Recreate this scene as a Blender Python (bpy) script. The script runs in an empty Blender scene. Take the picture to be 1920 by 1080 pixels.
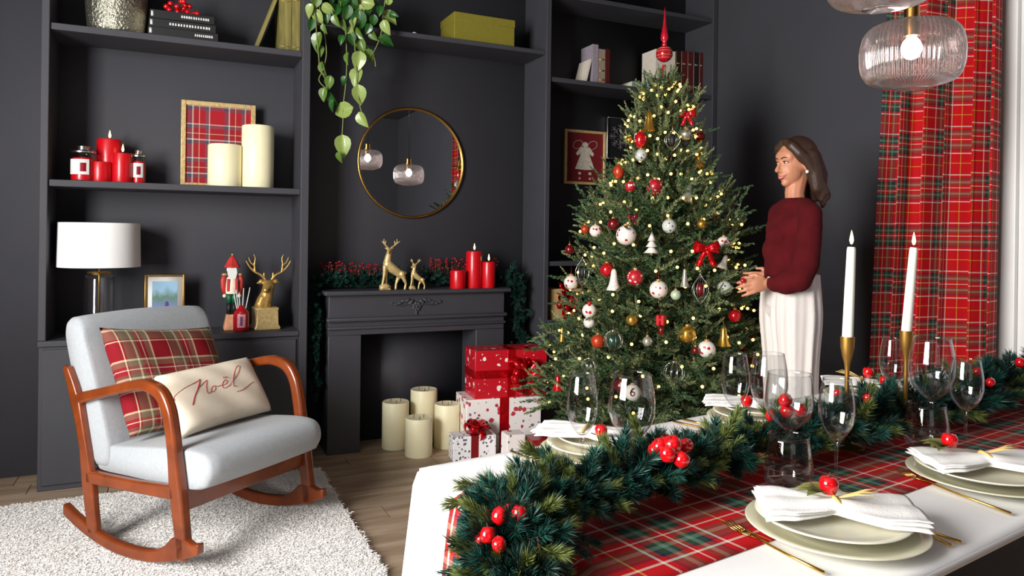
import bpy, bmesh, math, random
import numpy as np
from mathutils import Vector, Matrix

random.seed(7)
rng = np.random.default_rng(7)
scene = bpy.context.scene
C = scene.collection

# ------------------------------------------------------------------ camera
FPX, PX, PY = 1368.0, 960.0, 443.0          # focal length and principal point in 1920x1080 pixels
ROLL, YAW, CAM_H = math.radians(.75), math.radians(25.07), 1.30
FWD = Vector((math.sin(YAW), math.cos(YAW), 0))
RGT = Vector((math.cos(YAW), -math.sin(YAW), 0))
UPV = Vector((0, 0, 1))
_r = RGT * math.cos(ROLL) + UPV * math.sin(ROLL)
_u = -RGT * math.sin(ROLL) + UPV * math.cos(ROLL)
cam = bpy.data.cameras.new('camera')
cam.sensor_width = 36.0
cam.lens = 36.0 * FPX / 1920.0
cam.shift_y = -(540.0 - PY) / 1920.0
cam.clip_start = .02
cam_ob = bpy.data.objects.new('camera', cam)
C.objects.link(cam_ob)
m = Matrix((_r, _u, -FWD)).transposed().to_4x4()
m.translation = Vector((0, 0, CAM_H))
cam_ob.matrix_world = m
scene.camera = cam_ob

# ------------------------------------------------------------------ world, light, exposure
scene.view_settings.view_transform = 'Standard'
scene.view_settings.look = 'None'
scene.view_settings.gamma = 1.0
scene.view_settings.exposure = 0.55
scene.view_settings.use_curve_mapping = False
world = bpy.data.worlds.new('world')
scene.world = world
world.use_nodes = True
world.node_tree.nodes['Background'].inputs[0].default_value = (.80, .88, 1.0, 1)
world.node_tree.nodes['Background'].inputs[1].default_value = 0.5

def area(name, loc, target, sx, sy, power, col):
    l = bpy.data.lights.new(name, 'AREA')
    l.shape = 'RECTANGLE'
    l.size, l.size_y, l.energy, l.color = sx, sy, power, col
    o = bpy.data.objects.new(name, l)
    C.objects.link(o)
    o.location = loc
    o.rotation_euler = (Vector(target) - Vector(loc)).to_track_quat('-Z', 'Y').to_euler()
    return o
# daylight in the window opening of the left wall, the side the photograph's shadows and glass highlights come from
KEY = area('window_left_offscreen', (-2.222, .95, 1.888), (0, .95, 1.888), 1.82, 1.85, 250, (1.0, .98, .962))

# ------------------------------------------------------------------ pixel -> point helpers
def ray(px, py):
    dx, dy = px - PX, py - PY
    a = dx * math.cos(ROLL) + dy * math.sin(ROLL)
    b = -dx * math.sin(ROLL) + dy * math.cos(ROLL)
    return FWD + RGT * (a / FPX) - UPV * (b / FPX)
CAMP = Vector((0, 0, CAM_H))
def at_z(px, py, z):
    d = ray(px, py); return CAMP + d * ((z - CAM_H) / d.z)
def at_y(px, py, y):
    d = ray(px, py); return CAMP + d * (y / d.y)
def at_x(px, py, x):
    d = ray(px, py); return CAMP + d * (x / d.x)
def at_d(px, py, depth):
    return CAMP + ray(px, py) * depth
def at_plane(px, py, p, n):
    d = ray(px, py); return CAMP + d * ((Vector(p) - CAMP).dot(n) / d.dot(n))

# ------------------------------------------------------------------ materials
def lin(c):
    return tuple(((x / 255) / 12.92 if x / 255 <= .04045 else ((x / 255 + .055) / 1.055) ** 2.4) for x in c)
def nodes_of(name):
    mt = bpy.data.materials.new(name)
    mt.use_nodes = True
    nt = mt.node_tree
    return mt, nt, nt.nodes['Principled BSDF']
def pm(name, col, rough=.6, metal=0.0, var=.12, scale=8.0, bump=0.0, bscale=60.0, sheen=0.0, coat=0.0, sub=0.0, emit=None, estr=0.0, stretch=None, spec=None):
    """principled material with a little procedural colour variation and relief"""
    mt, nt, b = nodes_of(name)
    c = lin(col)
    tc = nt.nodes.new('ShaderNodeTexCoord')
    vec = tc.outputs['Object']
    if stretch:
        mp = nt.nodes.new('ShaderNodeMapping'); mp.inputs['Scale'].default_value = stretch
        nt.links.new(vec, mp.inputs['Vector']); vec = mp.outputs['Vector']
    if var > 0:
        n = nt.nodes.new('ShaderNodeTexNoise'); n.inputs['Scale'].default_value = scale; n.inputs['Detail'].default_value = 5
        nt.links.new(vec, n.inputs['Vector'])
        r = nt.nodes.new('ShaderNodeValToRGB')
        r.color_ramp.elements[0].position, r.color_ramp.elements[1].position = .3, .7
        r.color_ramp.elements[0].color = tuple(x * (1 - var) for x in c) + (1,)
        r.color_ramp.elements[1].color = tuple(min(1, x * (1 + var)) for x in c) + (1,)
        nt.links.new(n.outputs['Fac'], r.inputs['Fac'])
        nt.links.new(r.outputs['Color'], b.inputs['Base Color'])
    else:
        b.inputs['Base Color'].default_value = c + (1,)
    if bump > 0:
        n2 = nt.nodes.new('ShaderNodeTexNoise'); n2.inputs['Scale'].default_value = bscale; n2.inputs['Detail'].default_value = 4
        nt.links.new(vec, n2.inputs['Vector'])
        bp = nt.nodes.new('ShaderNodeBump'); bp.inputs['Strength'].default_value = bump; bp.inputs['Distance'].default_value = .01
        nt.links.new(n2.outputs['Fac'], bp.inputs['Height'])
        nt.links.new(bp.outputs['Normal'], b.inputs['Normal'])
    b.inputs['Roughness'].default_value = rough
    b.inputs['Metallic'].default_value = metal
    b.inputs['Sheen Weight'].default_value = sheen
    b.inputs['Coat Weight'].default_value = coat
    if spec is not None:
        b.inputs['Specular IOR Level'].default_value = spec
    if sub:
        b.inputs['Subsurface Weight'].default_value = sub
        b.inputs['Subsurface Radius'].default_value = (.02, .012, .006)
    if emit:
        b.inputs['Emission Color'].default_value = lin(emit) + (1,)
        b.inputs['Emission Strength'].default_value = estr
    return mt
def glass(name, tint=(255, 255, 255), ior=1.45, rough=.02, boost=1.0, milk=0.0):
    """thin clear glass: transmits straight through, mirrors by Fresnel"""
    mt, nt, b = nodes_of(name)
    nt.nodes.remove(b)
    out = nt.nodes['Material Output']
    tr = nt.nodes.new('ShaderNodeBsdfTransparent'); tr.inputs[0].default_value = lin(tint) + (1,)
    gl = nt.nodes.new('ShaderNodeBsdfGlossy'); gl.inputs['Roughness'].default_value = rough
    fr = nt.nodes.new('ShaderNodeLayerWeight'); fr.inputs[0].default_value = .5
    f0 = ((ior - 1) / (ior + 1)) ** 2
    po = nt.nodes.new('ShaderNodeMath'); po.operation = 'POWER'; po.inputs[1].default_value = 3.5
    nt.links.new(fr.outputs['Facing'], po.inputs[0])
    mu = nt.nodes.new('ShaderNodeMath'); mu.operation = 'MULTIPLY_ADD'; mu.use_clamp = True; mu.inputs[1].default_value = .8 * boost; mu.inputs[2].default_value = f0 * boost
    mx = nt.nodes.new('ShaderNodeMixShader')
    nt.links.new(po.outputs[0], mu.inputs[0]); nt.links.new(mu.outputs[0], mx.inputs[0])
    nt.links.new(tr.outputs[0], mx.inputs[1]); nt.links.new(gl.outputs[0], mx.inputs[2])
    last = mx.outputs[0]
    if milk:
        tl = nt.nodes.new('ShaderNodeBsdfTranslucent'); tl.inputs[0].default_value = (.95, .94, .94, 1)
        m2 = nt.nodes.new('ShaderNodeMixShader'); m2.inputs[0].default_value = milk
        nt.links.new(last, m2.inputs[1]); nt.links.new(tl.outputs[0], m2.inputs[2]); last = m2.outputs[0]
    nt.links.new(last, out.inputs[0])
    return mt
def tartan(name, stops, su, sv, rough=.85, offset=(0, 0), coord='UV', weave=True):
    """woven check: the same colour sequence for warp and weft, mixed half and half"""
    mt, nt, b = nodes_of(name)
    tc = nt.nodes.new('ShaderNodeTexCoord')
    sp = nt.nodes.new('ShaderNodeSeparateXYZ')
    nt.links.new(tc.outputs[coord], sp.inputs[0])
    cols = []
    for k, s in ((0, su), (1, sv)):
        mu = nt.nodes.new('ShaderNodeMath'); mu.operation = 'MULTIPLY_ADD'
        mu.inputs[1].default_value = s; mu.inputs[2].default_value = offset[k] + 50
        nt.links.new(sp.outputs[k], mu.inputs[0])
        fr = nt.nodes.new('ShaderNodeMath'); fr.operation = 'FRACT'
        nt.links.new(mu.outputs[0], fr.inputs[0])
        r = nt.nodes.new('ShaderNodeValToRGB'); cr = r.color_ramp; cr.interpolation = 'CONSTANT'
        while len(cr.elements) > 1: cr.elements.remove(cr.elements[-1])
        cr.elements[0].position = stops[0][0]; cr.elements[0].color = lin(stops[0][1]) + (1,)
        for p, c in stops[1:]:
            e = cr.elements.new(p); e.color = lin(c) + (1,)
        nt.links.new(fr.outputs[0], r.inputs['Fac'])
        cols.append(r.outputs['Color'])
    mx = nt.nodes.new('ShaderNodeMix'); mx.data_type = 'RGBA'; mx.inputs['Factor'].default_value = .5
    nt.links.new(cols[0], mx.inputs['A']); nt.links.new(cols[1], mx.inputs['B'])
    nt.links.new(mx.outputs['Result'], b.inputs['Base Color'])
    n2 = nt.nodes.new('ShaderNodeTexNoise'); n2.inputs['Scale'].default_value = 400
    nt.links.new(tc.outputs['UV'], n2.inputs['Vector'])
    bp = nt.nodes.new('ShaderNodeBump'); bp.inputs['Strength'].default_value = .15; bp.inputs['Distance'].default_value = .004
    nt.links.new(n2.outputs['Fac'], bp.inputs['Height']); nt.links.new(bp.outputs['Normal'], b.inputs['Normal'])
    b.inputs['Roughness'].default_value = rough
    b.inputs['Specular IOR Level'].default_value = .25
    return mt
def spots(name, base, cols, scale=14., size=.3, rough=.4, feature='F1', coat=0.):
    """printed paper: scattered blots of one or two colours on a base"""
    mt, nt, b = nodes_of(name)
    tc = nt.nodes.new('ShaderNodeTexCoord')
    prev = None
    for i, (c, sc_, sz) in enumerate(cols):
        v = nt.nodes.new('ShaderNodeTexVoronoi'); v.inputs['Scale'].default_value = sc_
        n = nt.nodes.new('ShaderNodeTexNoise'); n.inputs['Scale'].default_value = sc_ * 1.7; n.inputs['Detail'].default_value = 2
        mp = nt.nodes.new('ShaderNodeMapping'); mp.inputs['Location'].default_value = (3.1 * i, 1.7 * i, .6 * i)
        nt.links.new(tc.outputs['Object'], mp.inputs['Vector'])
        nt.links.new(mp.outputs[0], v.inputs['Vector']); nt.links.new(mp.outputs[0], n.inputs['Vector'])
        ad = nt.nodes.new('ShaderNodeMath'); ad.operation = 'MULTIPLY_ADD'; ad.inputs[1].default_value = .5
        nt.links.new(n.outputs['Fac'], ad.inputs[0]); nt.links.new(v.outputs['Distance'], ad.inputs[2])
        lt = nt.nodes.new('ShaderNodeMath'); lt.operation = 'LESS_THAN'; lt.inputs[1].default_value = sz
        nt.links.new(ad.outputs[0], lt.inputs[0])
        mx = nt.nodes.new('ShaderNodeMix'); mx.data_type = 'RGBA'
        nt.links.new(lt.outputs[0], mx.inputs['Factor'])
        if prev is None: mx.inputs['A'].default_value = lin(base) + (1,)
        else: nt.links.new(prev, mx.inputs['A'])
        mx.inputs['B'].default_value = lin(c) + (1,)
        prev = mx.outputs['Result']
    nt.links.new(prev, b.inputs['Base Color'])
    b.inputs['Roughness'].default_value = rough; b.inputs['Coat Weight'].default_value = coat
    return mt
def wood(name, dark, light, scale=2.0, rough=.4, stretch=(1, 12, 12), coat=0.0, perobj=.0):
    mt, nt, b = nodes_of(name)
    tc = nt.nodes.new('ShaderNodeTexCoord')
    mp = nt.nodes.new('ShaderNodeMapping'); mp.inputs['Scale'].default_value = stretch
    nt.links.new(tc.outputs['Object'], mp.inputs['Vector'])
    vec = mp.outputs[0]
    oi = nt.nodes.new('ShaderNodeObjectInfo')
    if perobj:
        ad = nt.nodes.new('ShaderNodeVectorMath'); ad.operation = 'ADD'
        sc_ = nt.nodes.new('ShaderNodeVectorMath'); sc_.operation = 'SCALE'; sc_.inputs['Scale'].default_value = 37
        cb = nt.nodes.new('ShaderNodeCombineXYZ')
        for k in range(3): nt.links.new(oi.outputs['Random'], cb.inputs[k])
        nt.links.new(cb.outputs[0], sc_.inputs[0]); nt.links.new(vec, ad.inputs[0]); nt.links.new(sc_.outputs[0], ad.inputs[1])
        vec = ad.outputs[0]
    n = nt.nodes.new('ShaderNodeTexNoise'); n.inputs['Scale'].default_value = scale; n.inputs['Detail'].default_value = 8; n.inputs['Distortion'].default_value = .6
    nt.links.new(vec, n.inputs['Vector'])
    r = nt.nodes.new('ShaderNodeValToRGB')
    r.color_ramp.elements[0].position, r.color_ramp.elements[1].position = .3, .72
    r.color_ramp.elements[0].color = lin(dark) + (1,); r.color_ramp.elements[1].color = lin(light) + (1,)
    nt.links.new(n.outputs['Fac'], r.inputs['Fac'])
    col = r.outputs['Color']
    if perobj:
        hv = nt.nodes.new('ShaderNodeHueSaturation')
        ma = nt.nodes.new('ShaderNodeMath'); ma.operation = 'MULTIPLY_ADD'; ma.inputs[1].default_value = perobj * 2; ma.inputs[2].default_value = 1 - perobj
        nt.links.new(oi.outputs['Random'], ma.inputs[0]); nt.links.new(ma.outputs[0], hv.inputs['Value']); nt.links.new(col, hv.inputs['Color'])
        col = hv.outputs['Color']
    nt.links.new(col, b.inputs['Base Color'])
    bp = nt.nodes.new('ShaderNodeBump'); bp.inputs['Strength'].default_value = .12; bp.inputs['Distance'].default_value = .004
    nt.links.new(n.outputs['Fac'], bp.inputs['Height']); nt.links.new(bp.outputs['Normal'], b.inputs['Normal'])
    b.inputs['Roughness'].default_value = rough; b.inputs['Coat Weight'].default_value = coat
    return mt

RED, GRN, NAVY, WHT, YEL, BLK = (190, 12, 22), (40, 70, 54), (26, 34, 60), (228, 222, 205), (214, 176, 70), (20, 22, 24)
GG = (104, 138, 118)
STEWART = [(0, RED), (.20, YEL), (.215, RED), (.40, WHT), (.425, RED), (.47, NAVY), (.50, GRN), (.555, GG), (.60, GRN), (.64, RED), (.69, WHT), (.705, RED), (.75, GRN), (.79, GG), (.835, GRN), (.88, NAVY), (.91, RED), (.955, WHT), (.98, RED)]
M = dict(
    wall=pm('charcoal_wall_paint', (60, 60, 66), .75, var=.05, scale=2.5, bump=.05, bscale=90),
    shelf=pm('charcoal_shelf_paint', (60, 60, 66), .6, var=.06, scale=6, bump=.06, bscale=140),
    mantel=pm('charcoal_mantel_paint', (60, 60, 66), .5, var=.05, scale=6, bump=.04, bscale=140),
    ceil=pm('grey_ceiling_paint', (120, 118, 118), .9, var=.03),
    white=pm('white_gloss_paint', (232, 231, 228), .4, var=.02),
    floor=pm('dark_grout', (70, 58, 48), .8),
    plank=wood('grey_brown_wood_tile', (136, 114, 92), (186, 164, 140), 1.6, .42, (1.2, 9, 9), perobj=.10),
    rug=pm('white_wool', (243, 240, 236), .95, var=.04, scale=30, sheen=.3),
    chairwood=wood('orange_brown_beech', (108, 47, 17), (138, 64, 25), 1.4, .28, (2, 9, 9), coat=.35),
    greyfab=pm('pale_grey_linen', (172, 177, 181), .9, var=.05, scale=70, bump=.25, bscale=500, sheen=.15),
    cream=pm('cream_cotton', (240, 226, 204), .9, var=.03, scale=20, bump=.2, bscale=350),
    redink=pm('red_ink', (186, 40, 52), .8, var=.05),
    gold=pm('antique_gold', (196, 158, 88), .36, .55, var=.2, scale=40, bump=.15, bscale=120),
    paleg=pm('pale_gold_leaf', (214, 186, 128), .38, .35, var=.2, scale=60, bump=.2, bscale=90),
    brass=pm('brushed_brass', (190, 148, 78), .3, 1.0, var=.1, scale=30),
    brassd=pm('matt_brass', (176, 134, 66), .42, .9, var=.08, scale=30),
    goldcut=pm('gold_cutlery', (222, 180, 96), .22, 1.0, var=.06, scale=30),
    silverh=pm('hammered_silver', (168, 166, 150), .3, .9, var=.25, scale=60, bump=1.0, bscale=70),
    mirror=pm('mirror_glass', (232, 234, 236), .01, 1.0, var=0),
    silver=pm('silver_metal', (205, 205, 200), .25, 1.0, var=.1, scale=30),
    blackm=pm('black_metal', (26, 26, 28), .4, .4, var=.1),
    black=pm('black_board', (18, 18, 20), .55, var=.1),
    candle_r=pm('red_wax', (206, 10, 26), .32, var=.04, sub=.15, coat=.2),
    candle_c=pm('ivory_wax', (255, 244, 205), .45, var=.03, sub=.25),
    candle_w=pm('white_wax', (242, 240, 228), .4, var=.02, sub=.2),
    wick=pm('charred_wick', (40, 30, 24), .9),
    flame=pm('candle_flame', (255, 205, 130), .5, var=0, emit=(255, 206, 130), estr=5.0),
    shade=pm('white_lamp_shade', (250, 249, 248), .85, var=.01, bump=.1, bscale=400),
    glass=glass('clear_glass', (252, 253, 253), boost=.8),
    glass_t=glass('table_glass', (250, 251, 251), ior=1.5, boost=1.35),
    ribglass=glass('smoky_ribbed_glass', (236, 230, 230), ior=1.6, rough=.10, boost=1.9, milk=.05),
    bulb=pm('warm_bulb', (255, 244, 230), .5, var=0, emit=(255, 246, 234), estr=14.0),
    fairy=pm('fairy_light', (255, 206, 120), .5, var=0, emit=(255, 190, 92), estr=4.0),
    cable=pm('dark_green_cable', (18, 40, 24), .6),
    needle=pm('fir_needles', (66, 92, 58), .55, var=.35, scale=5),
    needle2=pm('fir_needles_light', (122, 134, 90), .55, var=.3, scale=5),
    teal=pm('teal_green_needles', (22, 68, 58), .45, var=.4, scale=12),
    teald=pm('deep_green_needles', (16, 46, 38), .5, var=.4, scale=12),
    olive=pm('olive_pine_needles', (98, 110, 52), .55, var=.35, scale=9),
    twig=pm('brown_twig', (74, 54, 36), .8),
    apple=pm('glossy_red_apple', (206, 14, 22), .12, var=.12, scale=30, coat=.8),
    berry=pm('dark_red_berry', (140, 14, 30), .2, var=.2, scale=80, coat=.5),
    cloth=pm('white_tablecloth', (243, 242, 240), .8, var=.02, scale=6, bump=.03, bscale=300),
    tablew=pm('black_table_wood', (20, 19, 18), .6, var=.1),
    plate=pm('cream_stoneware', (226, 222, 200), .3, var=.03, scale=12, coat=.3),
    plate2=pm('pale_sage_stoneware', (208, 205, 178), .32, var=.04, scale=12, coat=.3),
    napkin=pm('white_linen', (244, 242, 238), .85, var=.02, bump=.15, bscale=250),
    leafd=pm('dried_olive_leaf', (116, 116, 62), .7, var=.2, scale=40),
    wheat=pm('dried_straw', (206, 176, 110), .8, var=.15, scale=40),
    runner=tartan('tartan_runner_cloth', STEWART, 3.5, 3.5, offset=(.1, .28)),
    curtain=tartan('tartan_curtain_cloth', STEWART, 4.2, 4.2, offset=(.0, .2)),
    framed_t=tartan('tartan_print', [(0, (168, 30, 40)), (.25, (70, 74, 92)), (.36, (214, 206, 190)), (.40, (150, 36, 44)), (.55, (226, 214, 170)), (.57, (160, 30, 40)), (.72, (84, 84, 98)), (.82, (214, 206, 190)), (.85, (168, 30, 40))], 5.2, 5.2, offset=(.2, .1)),
    pillow_t=tartan('tartan_cushion_cloth', [(0, (132, 14, 28)), (.26, (222, 206, 170)), (.285, (132, 14, 28)), (.31, (110, 96, 78)), (.50, (206, 196, 160)), (.54, (104, 92, 74)), (.60, (150, 34, 44)), (.68, (232, 214, 190)), (.70, (150, 34, 44)), (.76, (118, 104, 84)), (.86, (222, 206, 170)), (.90, (132, 14, 28))], 4.6, 4.6, offset=(.12, .45)),
    box_olive=pm('olive_linen_box', (124, 116, 30), .75, var=.08, scale=60, bump=.15, bscale=200),
    book_g=wood('olive_gilt_book', (84, 78, 26), (150, 140, 78), 2, .6, (20, 20, 2)),
    paper=pm('page_paper', (222, 212, 190), .9, var=.05, scale=90),
    whiteink=pm('white_ink', (225, 225, 222), .8, var=.05),
    potd=pm('dark_clay_pot', (50, 48, 48), .7),
    leaf=pm('pothos_leaf', (86, 116, 42), .4, var=.25, scale=26, coat=.2),
    leaf2=pm('pothos_leaf_variegated', (140, 160, 84), .4, var=.3, scale=34, coat=.2),
    leaf3=pm('pothos_leaf_deep', (34, 84, 26), .4, var=.25, scale=20, coat=.2),
    vine=pm('pothos_vine', (120, 130, 70), .6, var=.15, scale=40),
    skin=pm('skin', (196, 134, 102), .5, var=.05, scale=14, sub=.1),
    sweater=pm('burgundy_knit', (80, 11, 17), .95, var=.15, scale=16, bump=.5, bscale=26, spec=.2),
    trousers=pm('off_white_twill', (226, 218, 212), .85, var=.03, scale=8, bump=.08, bscale=300),
    hair=pm('dark_brown_hair', (58, 40, 30), .42, var=.35, scale=9, stretch=(30, 30, 3), bump=.2, bscale=9),
    lip=pm('lip', (176, 84, 78), .4), eyew=pm('eye_white', (235, 230, 225), .3), eyeb=pm('iris', (40, 26, 20), .2),
    brow=pm('brow', (50, 34, 26), .8),
    pearl=pm('pearl', (240, 236, 230), .2, coat=.5),
)
# ------------------------------------------------------------------ mesh helpers
class MB:
    def __init__(s):
        s.v, s.f, s.uv, s.mi = [], [], {}, []
        s.mat = 0
    def _add(s, vs, fs, uvs=None):
        o = len(s.v)
        s.v.extend([tuple(p) for p in vs])
        for f in fs:
            s.f.append(tuple(i + o for i in f)); s.mi.append(s.mat)
        if uvs is not None:
            for i, q in enumerate(uvs): s.uv[o + i] = q
        return s
    def box(s, c, d, rz=0.0, taper=1.0, rot=None):
        c = Vector(c); hx, hy, hz = d[0] / 2, d[1] / 2, d[2] / 2
        R_ = rot if rot is not None else Matrix.Rotation(rz, 3, 'Z')
        vs = []
        for z in (-1, 1):
            k = taper if z > 0 else 1.0
            for x, y in ((-1, -1), (1, -1), (1, 1), (-1, 1)):
                vs.append(c + R_ @ Vector((x * hx * k, y * hy * k, z * hz)))
        return s._add(vs, [(3, 2, 1, 0), (4, 5, 6, 7), (0, 1, 5, 4), (1, 2, 6, 5), (2, 3, 7, 6), (3, 0, 4, 7)])
    def tube(s, pts, rad, n=8, cap=True, flat=1.0, up=None):
        pts = [Vector(p) for p in pts]
        if not hasattr(rad, '__len__'): rad = [rad] * len(pts)
        vs, fs = [], []
        t0 = (pts[1] - pts[0]).normalized()
        a = up if up is not None else (Vector((0, 0, 1)) if abs(t0.z) < .9 else Vector((1, 0, 0)))
        nrm = (Vector(a) - t0 * Vector(a).dot(t0)).normalized()
        for i, p in enumerate(pts):
            t = (pts[min(i + 1, len(pts) - 1)] - pts[max(i - 1, 0)]).normalized()
            nrm = nrm - t * nrm.dot(t)
            if nrm.length < 1e-6: nrm = t.orthogonal()
            nrm.normalize(); b = t.cross(nrm)
            for k in range(n):
                an = 2 * math.pi * k / n
                vs.append(p + (nrm * math.cos(an) + b * math.sin(an) * flat) * rad[i])
        for i in range(len(pts) - 1):
            for k in range(n):
                k2 = (k + 1) % n
                fs.append((i * n + k, i * n + k2, (i + 1) * n + k2, (i + 1) * n + k))
        if cap:
            fs.append(tuple(range(n))[::-1]); fs.append(tuple((len(pts) - 1) * n + k for k in range(n)))
        return s._add(vs, fs)
    def lathe(s, prof, n=24, c=(0, 0, 0), rot=None, flute=0, famp=0.0):
        c = Vector(c); vs, fs, rings = [], [], []
        for r, z in prof:
            if r < 1e-6:
                rings.append([len(vs)]); p = Vector((0, 0, z)); vs.append(c + (rot @ p if rot else p))
            else:
                q = []
                for k in range(n):
                    an = 2 * math.pi * k / n
                    rr = r * (1 + famp * math.cos(flute * an)) if flute else r
                    p = Vector((rr * math.cos(an), rr * math.sin(an), z))
                    q.append(len(vs)); vs.append(c + (rot @ p if rot else p))
                rings.append(q)
        for a, b in zip(rings[:-1], rings[1:]):
            if len(a) == 1 and len(b) == 1: continue
            if len(a) == 1:
                for k in range(n): fs.append((a[0], b[(k + 1) % n], b[k]))
            elif len(b) == 1:
                for k in range(n): fs.append((a[k], a[(k + 1) % n], b[0]))
            else:
                for k in range(n): fs.append((a[k], a[(k + 1) % n], b[(k + 1) % n], b[k]))
        if len(rings[0]) > 1 and prof[0] != prof[-1]: pass
        return s._add(vs, fs)
    def ball(s, c, r, nu=16, nv=10, sc=(1, 1, 1), rot=None):
        c = Vector(c); vs, fs = [], []
        vs.append(Vector((0, 0, -1)))
        for j in range(1, nv):
            ph = -math.pi / 2 + math.pi * j / nv
            for k in range(nu):
                an = 2 * math.pi * k / nu
                vs.append(Vector((math.cos(ph) * math.cos(an), math.cos(ph) * math.sin(an), math.sin(ph))))
        vs.append(Vector((0, 0, 1)))
        for k in range(nu): fs.append((0, 1 + (k + 1) % nu, 1 + k))
        for j in range(nv - 2):
            for k in range(nu):
                a, b = 1 + j * nu + k, 1 + j * nu + (k + 1) % nu
                fs.append((a, b, b + nu, a + nu))
        L = len(vs) - 1; o = 1 + (nv - 2) * nu
        for k in range(nu): fs.append((o + k, o + (k + 1) % nu, L))
        out = []
        for p in vs:
            q = Vector((p.x * r * sc[0], p.y * r * sc[1], p.z * r * sc[2]))
            out.append(c + (rot @ q if rot else q))
        return s._add(out, fs)
    def grid(s, fn, nu, nv, uvf=None, closed_u=False):
        vs, fs, uvs = [], [], []
        for j in range(nv + 1):
            for i in range(nu + 1):
                vs.append(Vector(fn(i / nu, j / nv)))
                uvs.append(uvf(i / nu, j / nv) if uvf else (i / nu, j / nv))
        for j in range(nv):
            for i in range(nu):
                a = j * (nu + 1) + i
                fs.append((a, a + 1, a + nu + 2, a + nu + 1))
        return s._add(vs, fs, uvs)
    def prism(s, poly, fn, th):
        """extrude a 2-D outline; fn maps (a, b, t) to a point, t in 0..th"""
        n = len(poly)
        vs = [Vector(fn(a, b, 0)) for a, b in poly] + [Vector(fn(a, b, th)) for a, b in poly]
        fs = [tuple(range(n))[::-1], tuple(range(n, 2 * n))] + [(i, (i + 1) % n, n + (i + 1) % n, n + i) for i in range(n)]
        return s._add(vs, fs)
    def mesh(s, name, smooth=True):
        me = bpy.data.meshes.new(name)
        me.from_pydata([tuple(p) for p in s.v], [], s.f)
        if s.uv:
            ul = me.uv_layers.new(name='UVMap')
            vi = np.zeros(len(me.loops), dtype=np.int32); me.loops.foreach_get('vertex_index', vi)
            tab = np.zeros((len(s.v), 2), dtype=np.float32)
            for k, q in s.uv.items(): tab[k] = q
            ul.data.foreach_set('uv', tab[vi].ravel())
        if any(s.mi): me.polygons.foreach_set('material_index', s.mi)
        me.polygons.foreach_set('use_smooth', [smooth] * len(me.polygons))
        me.update()
        return me
    def build(s, name, mat, parent=None, smooth=True, bevel=0.0, seg=2, world=True, solid=0.0, subd=0, auto=None, fixn=True):
        me = s.mesh(name, smooth)
        if fixn and len(s.f) < 60000:
            bm = bmesh.new(); bm.from_mesh(me); bmesh.ops.recalc_face_normals(bm, faces=bm.faces); bm.to_mesh(me); bm.free()
        return link(name, me, mat, parent, bevel, seg, world, solid, subd, auto, smooth)

def root_off(o):
    v = Vector((0, 0, 0))
    while o is not None: v += o.location; o = o.parent
    return v
def link(name, me, mat, parent=None, bevel=0.0, seg=2, world=True, solid=0.0, subd=0, auto=None, smooth=True):
    for mm in (mat if isinstance(mat, (list, tuple)) else [mat]):
        me.materials.append(M[mm] if isinstance(mm, str) else mm)
    o = bpy.data.objects.new(name, me)
    C.objects.link(o)
    if world:
        if parent is not None:
            off = root_off(parent)
        else:
            co = np.empty(len(me.vertices) * 3, dtype=np.float32); me.vertices.foreach_get('co', co); co = co.reshape(-1, 3)
            mn, mx = co.min(0), co.max(0)
            off = Vector(((mn[0] + mx[0]) / 2, (mn[1] + mx[1]) / 2, mn[2]))
            o.location = off
        me.transform(Matrix.Translation(-off))
    if parent is not None: o.parent = parent
    if solid:
        md = o.modifiers.new('solidify', 'SOLIDIFY'); md.thickness = solid; md.offset = 0
    if bevel:
        md = o.modifiers.new('bevel', 'BEVEL'); md.width = bevel; md.segments = seg; md.limit_method = 'ANGLE'; md.angle_limit = .6
        md.harden_normals = False
    if subd:
        md = o.modifiers.new('subsurf', 'SUBSURF'); md.levels = subd; md.render_levels = subd
    if (bevel or auto) and smooth:
        try:
            me.set_sharp_from_angle(angle=auto or .7)
        except Exception: pass
    return o
def tag(o, label, cat, group=None, kind=None):
    o['label'] = label; o['category'] = cat
    if group: o['group'] = group
    if kind: o['kind'] = kind
    return o
def thing(name, label, cat, loc=(0, 0, 0), group=None, rz=0.0):
    o = bpy.data.objects.new(name, None); o.empty_display_size = .05
    C.objects.link(o); o.location = loc; o.rotation_euler.z = rz
    return tag(o, label, cat, group)
def struct(o):
    o['kind'] = 'structure'; return o
def copy_tree(o, parent=None):
    c = o.copy(); C.objects.link(c); c.parent = parent
    for ch in list(o.children): copy_tree(ch, c)
    return c
def qbox(name, lo, hi, mat, parent=None, bevel=.004, **k):
    c = [(a + b) / 2 for a, b in zip(lo, hi)]; d = [abs(b - a) for a, b in zip(lo, hi)]
    return MB().box(c, d).build(name, mat, parent, bevel=bevel, **k)
def bake(o):
    """freeze the modifiers of o into its mesh"""
    dg = bpy.context.evaluated_depsgraph_get()
    me = bpy.data.meshes.new_from_object(o.evaluated_get(dg))
    old = o.data; o.modifiers.clear(); o.data = me
    me.polygons.foreach_set('use_smooth', [True] * len(me.polygons))
    return o
def fuse(mb, name, mat, parent=None, voxel=.004, smooth=2, world=True):
    """melt overlapping pieces into one continuous surface"""
    o = mb.build(name, mat, parent, world=world)
    md = o.modifiers.new('remesh', 'REMESH'); md.mode = 'VOXEL'; md.voxel_size = voxel; md.use_smooth_shade = True
    if smooth:
        ms = o.modifiers.new('smooth', 'SMOOTH'); ms.factor = .5; ms.iterations = smooth
    bake(o)
    if not o.data.materials: o.data.materials.append(M[mat])
    return o
def limb(mb, pts, rad, n=10):
    """tapered limb with rounded ends and joints"""
    mb.tube(pts, rad, n)
    for p, r in zip(pts, rad): mb.ball(p, r * 1.0, 10, 8)
def lerp(a, b, t): return a + (b - a) * t
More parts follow.
